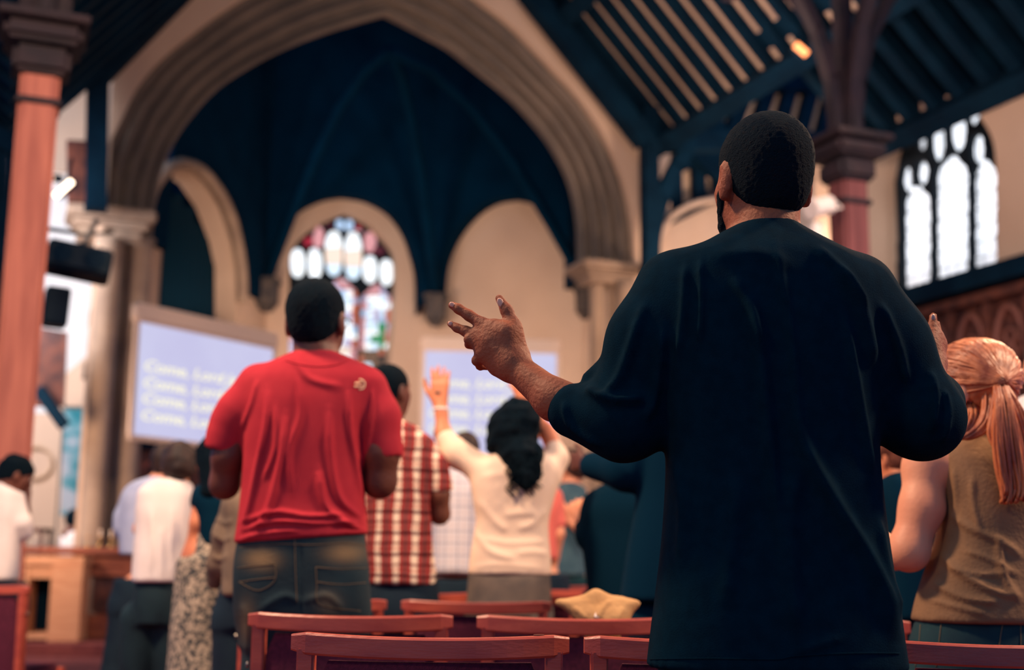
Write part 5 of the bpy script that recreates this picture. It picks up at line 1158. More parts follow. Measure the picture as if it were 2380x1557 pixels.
f.top['folds'] = [(a_, w_, h_ * 1.5) for a_, w_, h_ in f.top['folds']]
def hemtilt(V, N):
    px, py = proj(V); m = py > 1225; t = np.clip((px - 560) / 290, 0, 1); V = V.copy(); V[m, 2] += ((t[m] - 0.25) * 0.032) * np.clip((py[m] - 1225) / 25, 0, 1); return V
f.top['mod'] = hemtilt
j = f.legs(705, 1455, 0.088, DENIM, name='jeans', waist_rows=[(1225, 560, 848, 0.25), (1300, 546, 857, 0.27), (1370, 543, 862, 0.28), (1430, 545, 863, 0.27), (1500, 560, 850, 0.2)], thigh=0.100, stance=0.135)
j['folds'] = [([(700, 1262), (702, 1340), (700, 1430)], 4, -0.004), ([(600, 1420), (660, 1385), (700, 1400)], 8, 0.006), ([(800, 1420), (760, 1385), (700, 1400)], 8, 0.006), ([(560, 1400), (575, 1450), (570, 1530)], 8, 0.006)]
f.build()
tr_ = f.bvh('jeans'); wear_attr(f.objs['jeans'][0], f.objs['jeans'][1], [(608, 1300, 36, 22, 0.85), (800, 1285, 42, 22, 0.75), (575, 1450, 20, 50, 0.4), (760, 1400, 30, 30, 0.25)])
for nm, P in (('pocket_seam', [(640, 1312), (638, 1350), (600, 1372), (556, 1352)]), ('pocket_seam', [(552, 1320), (600, 1314), (640, 1310)]), ('pocket_seam', [(734, 1318), (736, 1358), (738, 1400), (770, 1412), (838, 1420)]), ('pocket_seam', [(734, 1318), (790, 1322), (850, 1320)]),
              ('pocket_seam', [(735, 1352), (790, 1358), (850, 1354)]), ('waist_seam', [(556, 1272), (640, 1264), (720, 1266), (800, 1262), (850, 1268)]), ('centre_seam', [(685, 1240), (686, 1290), (688, 1350), (690, 1400)]), ('pocket_seam', [(556, 1352), (600, 1346), (638, 1342)])):
    f.stitch(tr_, P, 0.0009, nm, STITCH)
tt = f.bvh('t_shirt')
for P in ([(835, 882), (842, 884), (847, 890), (846, 899), (841, 904), (834, 905)], [(840, 890), (832, 890), (825, 891)], [(842, 897), (832, 898), (824, 899)]):
    f.stitch(tt, P, 0.0030, 'emblem_stroke', mat('cream_print', (240, 200, 160), 0.8))
f.stitch(tt, [(664, 838), (700, 848), (740, 852), (780, 848), (812, 836)], 0.0015, 'neck_seam', REDCLOTH)

m = MB(); T = f.hT; bb = np.array(f.base)
for sx in (-1, 1):
    m.tube([T(sx * 0.084, -0.01, 0.008) - bb, T(sx * 0.082, 0.02, 0.018) - bb, T(sx * 0.074, 0.095, 0.018) - bb], 0.002, 6)
    m.tube([T(sx * 0.036 + 0.026 * math.cos(t), 0.104, 0.014 + 0.019 * math.sin(t)) - bb for t in np.linspace(0, 2 * math.pi, 16)], 0.0018, 5)
m.tube([T(-0.011, 0.106, 0.018) - bb, T(0.011, 0.106, 0.018) - bb], 0.002, 5); m.build('glasses', METAL, f.root, smooth=True)

# --- 3. man in the plaid shirt
f = Fig(5.4, 'man in a red plaid short sleeved shirt between the red t-shirt and the cream blouse', h=0.009, skin=SKIN_M)
f.head(906, 912, 84, yaw=math.radians(-35), neck_to=f.P(905, 1000, 0), neck_w=60)
f.hair_cap(BLACKHAIR, 0.005, low=-0.075, front=0.066, noise=0.001, h=0.007)
f.torso([(975, 880, 932, 0.15), (988, 860, 965, 0.18), (1010, 842, 990, 0.22), (1050, 838, 1000, 0.25), (1120, 842, 1000, 0.27), (1200, 848, 1002, 0.27), (1290, 852, 1008, 0.28), (1358, 856, 1018, 0.29)], PLAID, 'plaid_shirt')
f.limb([(985, 1040, 0, 26), (1020, 1150, 0, 25), (1022, 1195, 0.02, 23), (1000, 1160, 0.22, 18), (985, 1110, 0.3, 14)])
f.sleeve([(984, 1040, 0, 30), (1010, 1085, 0, 31), (1022, 1134, 0.0, 31)], 0.02); f.flat_cuff(0.06); f.limb([(865, 1040, 0, 26), (850, 1150, 0, 25), (870, 1120, 0.25, 16)]); f.sleeve([(868, 1040, 0, 30), (855, 1110, 0, 30)], 0.02)
f.hand(f.P(985, 1110, 0.3), (-0.2, 0.6, 0.8), (-1, 0, 0), 1.0); f.hand(f.P(870, 1120, 0.25), (0.2, 0.6, 0.8), (1, 0, 0), 1.0)
f.top['folds'] = [([(960, 1080), (975, 1180), (990, 1300)], 7, 0.010), ([(900, 1150), (905, 1250), (900, 1340)], 8, 0.008), ([(990, 1140), (998, 1200), (1000, 1260)], 4, 0.008)]
f.legs(935, 1460, 0.09, NAVY, waist_rows=[(1330, 862, 1012, 0.24), (1400, 852, 1020, 0.26), (1470, 860, 1012, 0.24)], thigh=0.10); f.build()

# --- 4. woman in the cream blouse, arms raised
f = Fig(5.45, 'woman with long dark curly hair in a cream blouse, both arms raised', h=0.0075, skin=SKIN_T)
f.head(1205, 1000, 88, yaw=math.radians(5), neck_to=f.P(1200, 1075, 0), neck_w=58)
T = f.hT
f.hair_cap(BLACKHAIR, 0.016, cutp=False, noise=0.006, nsc=110, extra=[
    ell(f.P(1185, 1000, -0.02), (f.r(54), 0.10, f.r(52)), None, 0.04), ell(f.P(1210, 1060, -0.07), (f.r(46), 0.06, f.r(50)), None, 0.04), ell(f.P(1160, 1035, -0.03), (f.r(30), 0.06, f.r(28)), None, 0.03),
    cone(f.P(1212, 1060, -0.10), f.P(1220, 1115, -0.12), f.r(36), f.r(22), 0.03), cone(f.P(1240, 1050, -0.08), f.P(1246, 1110, -0.11), f.r(22), f.r(12), 0.02)] +
    [cone(f.P(1205 + 9 * i, 1080, -0.125), f.P(1200 + 9.5 * i + rng.uniform(-5, 5), 1125 + rng.uniform(-6, 16), -0.14), f.r(8), f.r(4), 0.006) for i in range(6)])
f.torso([(1040, 1178, 1240, 0.13), (1052, 1150, 1262, 0.16), (1075, 1115, 1292, 0.20), (1110, 1096, 1300, 0.23), (1160, 1098, 1288, 0.235), (1210, 1106, 1276, 0.225), (1250, 1100, 1276, 0.22), (1290, 1093, 1280, 0.24), (1336, 1088, 1282, 0.25)], CREAMCLOTH, 'blouse', inset=0.86)
f.limb([(1120, 1085, 0, 26), (1060, 1055, 0.02, 24), (1030, 1010, 0.05, 20), (1026, 960, 0.07, 14), (1024, 945, 0.08, 13)])
f.sleeve([(1125, 1092, 0, 34), (1060, 1054, 0.02, 31), (1036, 1020, 0.04, 24)], 0.03)
f.limb([(1280, 1090, 0, 26), (1296, 1060, 0.02, 23), (1272, 1005, 0.06, 18), (1225, 945, 0.1, 13)])
f.sleeve([(1272, 1095, 0, 34), (1294, 1065, 0.02, 26), (1288, 1042, 0.03, 22)], 0.03)
f.hand(f.P(1023, 940, 0.08), (-0.02, 0.0, 1), (-1, 0.2, 0), 1.05, spread=0.1, curl=0.12, palm_n=(0, 1, 0)); f.hand(f.P(1222, 940, 0.1), (-0.35, 0.1, 1), (1, 0.2, 0), 0.95, palm_n=(0, 1, 0))
f.top['folds'] = [([(1110, 1160), (1150, 1210), (1180, 1235)], 6, 0.009), ([(1270, 1180), (1240, 1215), (1200, 1230)], 6, 0.009), ([(1100, 1230), (1140, 1280), (1200, 1300)], 6, 0.010), ([(1170, 1198), (1210, 1192), (1250, 1194)], 6, 0.008), ([(1120, 1250), (1180, 1262), (1275, 1258)], 5, 0.007),
    ([(1095, 1320), (1160, 1312), (1275, 1322)], 4, 0.005), ([(1200, 1286), (1240, 1282), (1278, 1290)], 5, 0.007), ([(1110, 1110), (1180, 1100), (1200, 1110)], 6, 0.006)]
f.top['folds'] = [(a_, w_ * 1.5, h_ * 0.65) for a_, w_, h_ in f.top['folds']]
f.legs(1183, 1450, 0.075, GREYSKIRT, name='skirt', kind='skirt', waist_rows=[(1310, 1096, 1276, 0.2), (1345, 1088, 1280, 0.24), (1400, 1082, 1284, 0.26), (1480, 1080, 1286, 0.28)], waist_rx=0.175, waist_ry=0.14, hem=0.45)
f.build()
hb = MB(); b0 = Vector(f.base)
for i in range(46):
    x0 = rng.uniform(1180, 1258); d0 = rng.uniform(-0.16, -0.11); L1 = rng.uniform(60, 100); ph = rng.uniform(0, 6); y0 = 1055 + rng.uniform(-10, 12); am = rng.uniform(0.004, 0.008)
    pts = [Vector(f.P(x0 + 6 * math.sin(k_), y0 + L1 * k_ / 14, d0)) - b0 + Vector((am * math.sin(ph + k_ * 1.1), am * math.cos(ph + k_ * 1.1), 0)) for k_ in range(15)]
    hb.tube(pts, [0.0045 * (1 - 0.5 * k_ / 14) for k_ in range(15)], 5)
hb.build('loose_curls', BLACKHAIR, f.root, smooth=True)
w_ = f.P(1025, 951, 0.075) - np.array(f.base); m = MB(); m.tube([w_ + np.array([0.030 * math.cos(t), 0.030 * math.sin(t), 0]) for t in np.linspace(0, 2 * math.pi, 16)], 0.007, 6); m.build('bracelet', WHITECLOTH, f.root, smooth=True)
w_ = f.P(1018, 912, 0.07) - np.array(f.base); m = MB(); m.tube([w_ + np.array([0.012 * math.cos(t), 0.012 * math.sin(t), 0]) for t in np.linspace(0, 2 * math.pi, 12)], 0.004, 5); m.build('ring', MATS['grey_metal'], f.root, smooth=True)

# --- 5. pale checked shirt man
f = Fig(6.6, 'man in a pale grey checked shirt half hidden behind the cream blouse woman', h=0.012, skin=SKIN_L)
f.head(1082, 1055, 64, nod=math.radians(25), neck_to=f.P(1060, 1110, 0), neck_w=50); f.hair_cap(BROWNHAIR, 0.005, h=0.01)
f.torso([(1078, 1035, 1090, 0.16), (1095, 1012, 1110, 0.2), (1130, 1004, 1122, 0.25), (1200, 1004, 1118, 0.27), (1280, 1004, 1116, 0.28), (1334, 1002, 1118, 0.29)], PALECHECK, 'checked_shirt')
f.limb([(1105, 1130, 0, 20), (1120, 1200, 0.05, 18), (1110, 1170, 0.25, 12)]); f.sleeve([(1105, 1130, 0, 24), (1118, 1180, 0.03, 23)]); f.limb([(1018, 1130, 0, 20), (1005, 1200, 0.05, 18), (1020, 1170, 0.25, 12)]); f.sleeve([(1020, 1130, 0, 24), (1010, 1180, 0.03, 23)])
f.hand(f.P(1110, 1170, 0.25), (0, .6, .8), (-1, 0, 0)); f.hand(f.P(1020, 1170, 0.25), (0, .6, .8), (1, 0, 0)); f.legs(1060, 1400, 0.085, NAVY); f.build()

# --- 6. woman in the white top, left
f = Fig(6.2, 'woman with short brown hair in a loose white top and dark jeans, at the left', h=0.009, skin=SKIN_L)
f.head(414, 1082, 68, yaw=math.radians(18), neck_to=f.P(400, 1135, 0), neck_w=46)
f.hair_cap(BROWNHAIR, 0.014, low=-0.08, front=0.05, noise=0.003, nsc=90, extra=[ell(f.P(418, 1085, -0.02), (f.r(38), 0.09, f.r(34)), None, 0.03)])
f.torso([(1112, 380, 420, 0.14), (1120, 352, 440, 0.18), (1135, 330, 446, 0.21), (1170, 320, 446, 0.24), (1240, 316, 440, 0.25), (1300, 312, 432, 0.27), (1352, 310, 428, 0.29)], WHITECLOTH, 'loose_top', inset=0.82)
f.top['folds'] = [([(350, 1180), (352, 1260), (348, 1340)], 5, 0.008), ([(400, 1180), (398, 1260), (402, 1345)], 5, 0.008), ([(375, 1220), (376, 1345)], 5, 0.006)]
f.limb([(345, 1150, 0, 17), (325, 1230, 0.05, 15), (350, 1200, 0.25, 11)]); f.limb([(432, 1150, 0, 17), (438, 1230, 0.08, 15), (420, 1200, 0.28, 11)])
f.hand(f.P(350, 1200, 0.25), (0, .6, .8), (1, 0, 0), .9); f.hand(f.P(420, 1200, 0.28), (0, .6, .8), (-1, 0, 0), .9)
f.sleeve([(348, 1150, 0, 20), (338, 1185, 0.02, 20)]); f.sleeve([(428, 1150, 0, 20), (434, 1180, 0.02, 20)])
f.legs(367, 1430, 0.078, DENIM, name='jeans', waist_rows=[(1330, 322, 420, 0.22), (1400, 314, 424, 0.26), (1450, 316, 422, 0.25)], thigh=0.098, stance=0.08); f.build()

# --- 7. man in pale blue behind her
f = Fig(6.9, 'man in a pale blue shirt and black trousers, mostly behind the white top woman', h=0.011, skin=SKIN_L)
f.head(388, 1078, 62, yaw=math.radians(-20), neck_to=f.P(368, 1125, 0), neck_w=44); f.hair_cap(BROWNHAIR, 0.005, h=0.01)
f.torso([(1108, 350, 392, 0.15), (1118, 318, 410, 0.19), (1140, 296, 420, 0.23), (1200, 284, 420, 0.26), (1290, 280, 420, 0.27)], BLUECLOTH, 'shirt')
f.limb([(305, 1150, 0, 17), (288, 1225, 0.0, 16), (300, 1270, 0.12, 12), (320, 1250, 0.25, 10)]); f.sleeve([(308, 1150, 0, 22), (288, 1200, 0, 21), (286, 1225, 0, 20), (304, 1272, 0.1, 16)])
f.limb([(405, 1150, 0, 17), (415, 1225, 0.05, 15), (400, 1200, 0.25, 11)]); f.sleeve([(402, 1150, 0, 20), (410, 1210, 0, 20)])
f.hand(f.P(320, 1250, 0.25), (.3, .6, .6), (0, 0, 1), .9); f.hand(f.P(400, 1200, 0.25), (0, .6, .8), (-1, 0, 0), .9); f.legs(335, 1400, 0.09, NAVY, stance=0.13); f.build()

# --- 8. woman in black top and floral skirt
f = Fig(5.7, 'woman in a black short sleeved top and long floral skirt left of the red t-shirt', h=0.010, skin=SKIN_T)
f.head(500, 1075, 76, yaw=math.radians(8), neck_to=f.P(500, 1140, 0), neck_w=50)
f.hair_cap(BLACKHAIR, 0.014, cutp=False, noise=0.003, nsc=70, extra=[cone(f.P(498, 1080, -0.05), f.P(492, 1140, -0.08), f.r(34), f.r(26), 0.03)])
f.torso([(1120, 480, 525, 0.14), (1132, 462, 545, 0.18), (1150, 452, 556, 0.22), (1200, 462, 552, 0.24), (1270, 468, 548, 0.24)], DARKSUIT, 'top')
f.limb([(468, 1150, 0, 19), (462, 1215, -0.04, 20), (440, 1290, 0.0, 13), (432, 1345, 0.05, 10)]); f.sleeve([(470, 1148, 0, 22), (466, 1170, 0, 23)])
f.limb([(540, 1150, 0, 19), (546, 1225, -0.02, 16), (530, 1190, 0.2, 11)]); f.sleeve([(540, 1148, 0, 22), (543, 1172, 0, 22)]); f.hand(f.P(431, 1350, 0.05), (-0.05, 0.1, -1), (1, 0.5, 0), 0.95, spread=0.08, curl=0.15); f.hand(f.P(530, 1190, 0.2), (0, .6, .8), (-1, 0, 0), .9)
f.legs(488, 1330, 0.08, FLORAL, name='floral_skirt', kind='skirt', waist_rows=[(1230, 466, 536, 0.2), (1300, 452, 545, 0.26), (1400, 440, 540, 0.30)], waist_rx=0.14, waist_ry=0.15, hem=0.25); f.build()

# --- 9. man in the tan jacket
f = Fig(5.3, 'man in a tan jacket with his elbow bent, just left of the red t-shirt man', h=0.010, skin=SKIN_L)
f.head(598, 1075, 76, neck_to=f.P(600, 1140, 0), neck_w=54); f.hair_cap(BROWNHAIR, 0.005, h=0.009)
f.torso([(1112, 575, 620, 0.16), (1124, 548, 660, 0.2), (1150, 528, 680, 0.25), (1230, 528, 678, 0.27), (1320, 520, 680, 0.29), (1385, 516, 684, 0.30)], TANCLOTH, 'jacket')
f.limb([(545, 1160, 0, 22), (520, 1260, 0, 20), (505, 1330, 0.1, 14), (530, 1340, 0.25, 11)]); f.sleeve([(546, 1162, 0, 26), (524, 1240, 0, 28), (508, 1310, 0.04, 25), (500, 1350, 0.08, 20)]); f.limb([(655, 1160, 0, 22), (675, 1260, 0, 20), (650, 1300, 0.2, 13)]); f.sleeve([(655, 1162, 0, 28), (672, 1240, 0, 28)])
f.hand(f.P(530, 1340, 0.25), (.6, .6, .1), (0, 0, 1), .9); f.hand(f.P(650, 1300, 0.2), (-.6, .6, .1), (0, 0, 1), .9)
f.top['folds'] = [([(500, 1200), (520, 1215), (545, 1210)], 5, 0.008), ([(495, 1240), (520, 1255), (540, 1245)], 5, 0.008), ([(490, 1290), (510, 1300), (530, 1290)], 5, 0.008)]
f.legs(600, 1430, 0.09, NAVY); f.build()

# --- 10. white shirted man at the left edge
f = Fig(7.4, 'dark haired man in a white shirt with bowed head at the far left edge', h=0.010, skin=SKIN_M)
f.head(36, 1106, 60, yaw=math.radians(-55), nod=math.radians(25), neck_to=f.P(15, 1150, 0), neck_w=42); f.hair_cap(BLACKHAIR, 0.010, low=-0.07, front=0.05, noise=0.003, nsc=90, h=0.008)
f.torso([(1122, -20, 28, 0.15), (1135, -45, 44, 0.2), (1170, -58, 50, 0.25), (1230, -60, 46, 0.26), (1290, -60, 42, 0.27), (1348, -62, 38, 0.28)], WHITECLOTH, 'shirt')
f.limb([(38, 1160, 0, 16), (52, 1225, 0.0, 14), (60, 1190, 0.2, 10), (62, 1150, 0.25, 9)]); f.sleeve([(36, 1158, 0, 20), (50, 1215, 0, 20), (56, 1236, 0.03, 17), (58, 1210, 0.12, 14)]); f.limb([(-45, 1160, 0, 16), (-55, 1225, 0.0, 14), (-30, 1200, 0.2, 10)]); f.sleeve([(-44, 1158, 0, 20), (-52, 1215, 0, 20)])
f.hand(f.P(61, 1150, 0.25), (-.2, .2, 1), (-1, 0, 0), .9); f.hand(f.P(-30, 1200, 0.2), (.2, .4, 1), (1, 0, 0), .9); f.legs(-8, 1400, 0.085, NAVY); f.build()

# --- 11. far seated musician
f = Fig(15.2, 'distant person with dark hair in white seated beyond the choir stall front', h=0.02, skin=SKIN_M)
f.head(176, 1212, 30, yaw=math.radians(-60), nod=math.radians(20)); f.hair_cap(BLACKHAIR, 0.03, cutp=False, noise=0.004, nsc=60, h=0.012)
f.torso([(1232, 158, 184, 0.16), (1240, 146, 192, 0.2), (1262, 140, 194, 0.24), (1300, 140, 192, 0.26)], WHITECLOTH, 'shirt')
f.extra = []
f.limb([(150, 1250, 0.05, 9), (156, 1275, 0.1, 8), (176, 1262, 0.3, 6)], 0.02); f.limb([(188, 1250, 0.0, 9), (196, 1270, 0.1, 8), (194, 1262, 0.35, 6)], 0.02)
f.sleeve([(150, 1250, 0.05, 11), (156, 1272, 0.1, 10)]); f.sleeve([(188, 1250, 0.0, 11), (194, 1270, 0.1, 10)])
f.hand(f.P(176, 1262, 0.3), (0, 1, 0), (0, 0, 1)); f.hand(f.P(194, 1262, 0.35), (0, 1, 0), (0, 0, 1))
f.legs(168, 1420, 0.09, NAVY); f.build()

# --- 12, 13 people right of the blouse woman
f = Fig(7.75, 'person in a coral top, arm hanging, right of the cream blouse woman', h=0.011, skin=SKIN_L)
f.head(1262, 1092, 60, neck_to=f.P(1258, 1140, 0), neck_w=42); f.hair_cap(BROWNHAIR, 0.012, noise=0.003, nsc=80, h=0.01)
f.torso([(1122, 1238, 1278, 0.15), (1136, 1222, 1298, 0.19), (1160, 1218, 1304, 0.23), (1230, 1222, 1298, 0.24), (1300, 1218, 1296, 0.26)], PINKCLOTH, 'coral_top')
f.limb([(1292, 1160, 0, 15), (1298, 1240, -0.03, 14), (1290, 1300, 0.02, 10)]); f.sleeve([(1290, 1158, 0, 18), (1298, 1215, -0.02, 18)]); f.limb([(1228, 1160, 0, 15), (1222, 1240, -0.03, 14), (1226, 1300, 0.02, 10)]); f.sleeve([(1230, 1158, 0, 18), (1224, 1200, -0.02, 18)])
f.hand(f.P(1289, 1304, 0.02), (0, .1, -1), (0, 1, 0), .9); f.hand(f.P(1226, 1304, 0.02), (0, .1, -1), (0, 1, 0), .9); f.legs(1258, 1380, 0.08, NAVY); f.build()
f = Fig(8.9, 'person in faded blue denim with clasped arms, right of the coral top', h=0.011, skin=SKIN_L)
f.head(1330, 1090, 56, yaw=math.radians(40), neck_to=f.P(1326, 1135, 0), neck_w=38); f.hair_cap(BROWNHAIR, 0.014, noise=0.003, nsc=80, h=0.01)
f.torso([(1120, 1308, 1342, 0.15), (1134, 1292, 1360, 0.19), (1165, 1286, 1364, 0.23), (1240, 1288, 1360, 0.24), (1338, 1280, 1362, 0.28)], mat('faded_denim', (70, 100, 110), 0.85, (48, 78, 92), 8), 'denim_dress')
f.limb([(1355, 1150, 0, 14), (1345, 1210, -0.16, 13), (1310, 1180, -0.2, 10)]); f.limb([(1298, 1155, 0, 14), (1305, 1190, -0.16, 13), (1345, 1230, -0.2, 10)])
f.hand(f.P(1308, 1178, -0.2), (-1, 0, .4), (0, 0, 1), .9); f.hand(f.P(1347, 1234, -0.2), (.6, 0, -1), (0, 0, 1), .9); f.legs(1325, 1380, 0.08, TEAL); f.build()

# --- 14. man in the dark suit behind the nearest man
f = Fig(4.5, 'man in a dark navy suit largely hidden behind the man in black', h=0.010, skin=SKIN_M)
f.head(1625, 800, 108, neck_to=f.P(1625, 930, 0), neck_w=80); f.hair_cap(BLACKHAIR, 0.005, h=0.009)
f.torso([(895, 1585, 1665, 0.17), (915, 1540, 1712, 0.2), (950, 1505, 1745, 0.25), (1010, 1490, 1760, 0.29), (1150, 1480, 1765, 0.31), (1300, 1455, 1770, 0.33), (1398, 1440, 1775, 0.34)], DARKSUIT, 'suit_jacket')
f.limb([(1510, 985, 0, 34), (1450, 1100, 0.0, 32), (1390, 1090, 0.1, 24), (1372, 1082, 0.15, 18)]); f.sleeve([(1512, 985, 0, 46), (1456, 1090, 0.0, 50), (1378, 1082, 0.12, 32)])
f.limb([(1740, 985, 0, 34), (1765, 1150, 0.0, 30), (1745, 1100, 0.2, 20)]); f.sleeve([(1738, 985, 0, 46), (1762, 1150, 0.0, 42)])
f.hand(f.P(1362, 1078, 0.16), (-.4, .6, .1), (0, 0, 1), .9); f.hand(f.P(1745, 1095, 0.2), (0, .6, .8), (-1, 0, 0), .9)
f.legs(1600, 1440, 0.1, DARKSUIT, thigh=0.105); f.build()

# --- 14b. second dark coat figure filling the gap left of the suit
f = Fig(5.6, 'person in a dark blue coat between the denim dress and the navy suit', h=0.011, skin=SKIN_L)
f.head(1440, 1075, 76, yaw=math.radians(20), neck_to=f.P(1440, 1140, 0), neck_w=52); f.hair_cap(BLACKHAIR, 0.012, cutp=False, h=0.01)
f.torso([(1120, 1412, 1468, 0.16), (1135, 1385, 1495, 0.2), (1165, 1362, 1515, 0.25), (1240, 1352, 1520, 0.27), (1330, 1360, 1520, 0.29), (1400, 1368, 1520, 0.3)], TEAL if False else mat('dark_blue_coat', (4, 32, 48), 0.95, spec=0.05), 'coat')
f.limb([(1378, 1170, 0, 20), (1362, 1250, 0, 18), (1352, 1215, 0.2, 12)]); f.sleeve([(1380, 1170, 0, 26), (1366, 1245, 0, 26), (1352, 1225, .15, 18)]); f.limb([(1500, 1170, 0, 20), (1515, 1250, 0, 18), (1500, 1215, 0.2, 12)]); f.sleeve([(1500, 1170, 0, 26), (1515, 1245, 0, 26)])
f.hand(f.P(1350, 1212, 0.2), (-.2, .4, .8), (1, 0, 0), .9); f.hand(f.P(1500, 1215, 0.2), (0, .6, .8), (-1, 0, 0), .9); f.legs(1440, 1440, 0.09, NAVY); f.build()

# --- 15. ponytailed woman
f = Fig(3.2, 'woman with a long ginger ponytail and an olive sleeveless top', h=0.0065, skin=SKIN_L)
f.head(2246, 916, 158, yaw=math.radians(54), nod=math.radians(-4), neck_to=f.P(2280, 1075, 0), neck_w=104)
T = f.hT; k = f.hk; tie = f.P(2322, 886, -0.118)
def hairgroove(V, N):
    d = V - tie; r_ = np.linalg.norm(d, axis=1); ang = np.arctan2(d[:, 2], d[:, 0]) ; return V + N * ((np.sin(ang * 61 + 3 * np.sin(r_ * 30)) * 0.0005 + np.sin(ang * 23 + 5 * np.sin(r_ * 17)) * 0.0007) * np.clip(r_ * 14, 0, 1))[:, None]
f.hair_cap(REDHAIR, 0.006, low=-0.058, front=0.072, noise=0.0, h=0.004, extra=[cone(f.P(2290, 880, -0.06), tie, f.r(52), f.r(16), 0.05), ell(f.P(2280, 872, -0.02), (f.r(76), 0.09, f.r(72)), None, 0.03)])['mod'] = hairgroove
f.torso([(1010, 2240, 2352, 0.13), (1030, 2205, 2400, 0.16), (1055, 2180, 2425, 0.19), (1100, 2178, 2432, 0.22), (1180, 2190, 2420, 0.235), (1260, 2180, 2420, 0.23), (1340, 2152, 2430, 0.25), (1400, 2134, 2440, 0.27), (1446, 2124, 2448, 0.28)], OLIVE, 'sleeveless_top', inset=0.86)
f.limb([(2195, 1080, 0, 48), (2148, 1086, 0, 45), (2142, 1180, -0.02, 46), (2112, 1280, -0.03, 42), (2078, 1285, 0.15, 33), (2020, 1240, 0.33, 24)], 0.03);
f.limb([(2425, 1080, 0, 46), (2450, 1270, -0.03, 38), (2440, 1230, 0.25, 26)], 0.03)
f.hand(f.P(2018, 1238, 0.34), (-.6, .7, .2), (0, .3, 1), .95); f.hand(f.P(2440, 1230, 0.25), (0, .5, 1), (-1, 0, 0), .95)
f.top['folds'] = [([(2200, 1190), (2260, 1230), (2330, 1260), (2380, 1300)], 8, 0.007), ([(2180, 1280), (2230, 1330), (2300, 1370), (2370, 1390)], 9, 0.009), ([(2160, 1350), (2240, 1390), (2330, 1400)], 8, 0.008), ([(2260, 1100), (2262, 1170), (2280, 1240)], 7, 0.006), ([(2320, 1240), (2330, 1330), (2370, 1400)], 9, 0.009),
    ([(2150, 1390), (2220, 1410), (2300, 1430)], 6, 0.006), ([(2190, 1140), (2205, 1200), (2195, 1260)], 7, 0.008), ([(2240, 1280), (2300, 1300), (2370, 1340)], 6, 0.006), ([(2200, 1320), (2280, 1335), (2350, 1330)], 5, 0.006), ([(2215, 1080), (2222, 1150), (2215, 1210)], 6, 0.006)]
f.legs(2290, 1600, 0.09, TEAL, name='trousers', waist_rows=[(1420, 2140, 2440, 0.24), (1500, 2118, 2455, 0.27), (1600, 2110, 2460, 0.28)], thigh=0.105); f.build()
tq = f.bvh('trousers')
for P in ([(2140, 1452), (2136, 1500), (2128, 1550)], [(2188, 1450), (2182, 1500), (2176, 1550)], [(2330, 1450), (2322, 1500), (2314, 1550)], [(2372, 1440), (2372, 1500), (2370, 1550)]): f.stitch(tq, P, 0.001, 'seam', STITCH)
b0 = Vector(f.base)
def strands(name, specs, n=26, r0=0.0042):
    mb = MB()
    for P, w0, w1, cnt in specs:
        C = [Vector(f.P(*q)) for q in catmull(P, 4)]
        for _ in range(cnt):
            a, e = rng.uniform(-1, 1), rng.uniform(-1, 1); ph = rng.uniform(0, 6.28); cut_ = rng.uniform(0.85, 1.0); m_ = max(4, int(len(C) * cut_)); pts = []
            for i, c in enumerate(C[:m_]):
                t = i / (len(C) - 1); w = w0 + (w1 - w0) * t + 0.9 * w1 * math.sin(t * math.pi) * 0.5
                pts.append(c - b0 + Vector((a * w + 0.003 * math.sin(ph + t * 9), e * w * 0.5, 0.002 * math.sin(ph * 2 + t * 7))))
            mb.tube(pts, [r0 * (0.7 + 0.5 * math.sin(math.pi * min(1, (i + 0.3) / m_))) for i in range(m_)], 5)
    o = mb.build(name, REDHAIR, f.root, smooth=True); return o
hv = f.bvh('hair'); hb = MB(); hc = Vector(f.hc + np.array([0, -0.01, 0.03])); tv = Vector(tie)
for i in range(230):
    az = rng.uniform(0, 2 * math.pi); el = rng.uniform(-0.12, 1.25)
    loc = f.hR @ np.array([math.cos(az) * math.cos(el), max(-0.2, math.sin(az)) * math.cos(el), math.sin(el)])
    p0 = hc + Vector(loc) * 0.1; pts = []; n_ = 12; jit = Vector(rng.normal(size=3)) * 0.006
    for k_ in range(n_):
        t = k_ / (n_ - 1); q = p0.lerp(tv, t) + jit * math.sin(t * math.pi); dr = (q - hc)
        if dr.length < 1e-4: continue
        r_ = hv.ray_cast(hc, dr.normalized())
        if r_[0] is None: continue
        pts.append(r_[0] + dr.normalized() * (0.0006 + 0.0016 * math.sin(t * 3.1)) - b0)
    if len(pts) > 4: hb.tube(pts, [0.0008 + 0.0016 * math.sin(min(1, (k_ + 1) / len(pts)) * 2.6) for k_ in range(len(pts))], 5)
hb.build('swept_strands', mat('ginger_strands', (214, 132, 84), 0.4, (150, 78, 48), 30, spec=0.5), f.root, smooth=True)
strands('ponytail', [([(2322, 888, -0.118), (2330, 930, -0.15), (2336, 1000, -0.155), (2345, 1080, -0.15), (2352, 1140, -0.145), (2345, 1175, -0.145)], 0.010, 0.022, 70),
                     ([(2326, 890, -0.118), (2352, 940, -0.14), (2372, 1010, -0.14), (2385, 1100, -0.14), (2392, 1180, -0.14)], 0.008, 0.022, 50),
                     ([(2318, 900, -0.12), (2312, 960, -0.14), (2308, 1010, -0.14), (2330, 1060, -0.14), (2322, 1110, -0.14)], 0.004, 0.008, 14)])
strands('loose_hair', [([(2300, 905, -0.10), (2295, 960, -0.11), (2275, 1000, -0.115), (2240, 1018, -0.11), (2232, 1000, -0.10)], 0.012, 0.010, 22), ([(2250, 930, -0.06), (2260, 965, -0.09), (2250, 1000, -0.11), (2236, 1012, -0.11)], 0.010, 0.008, 14)])
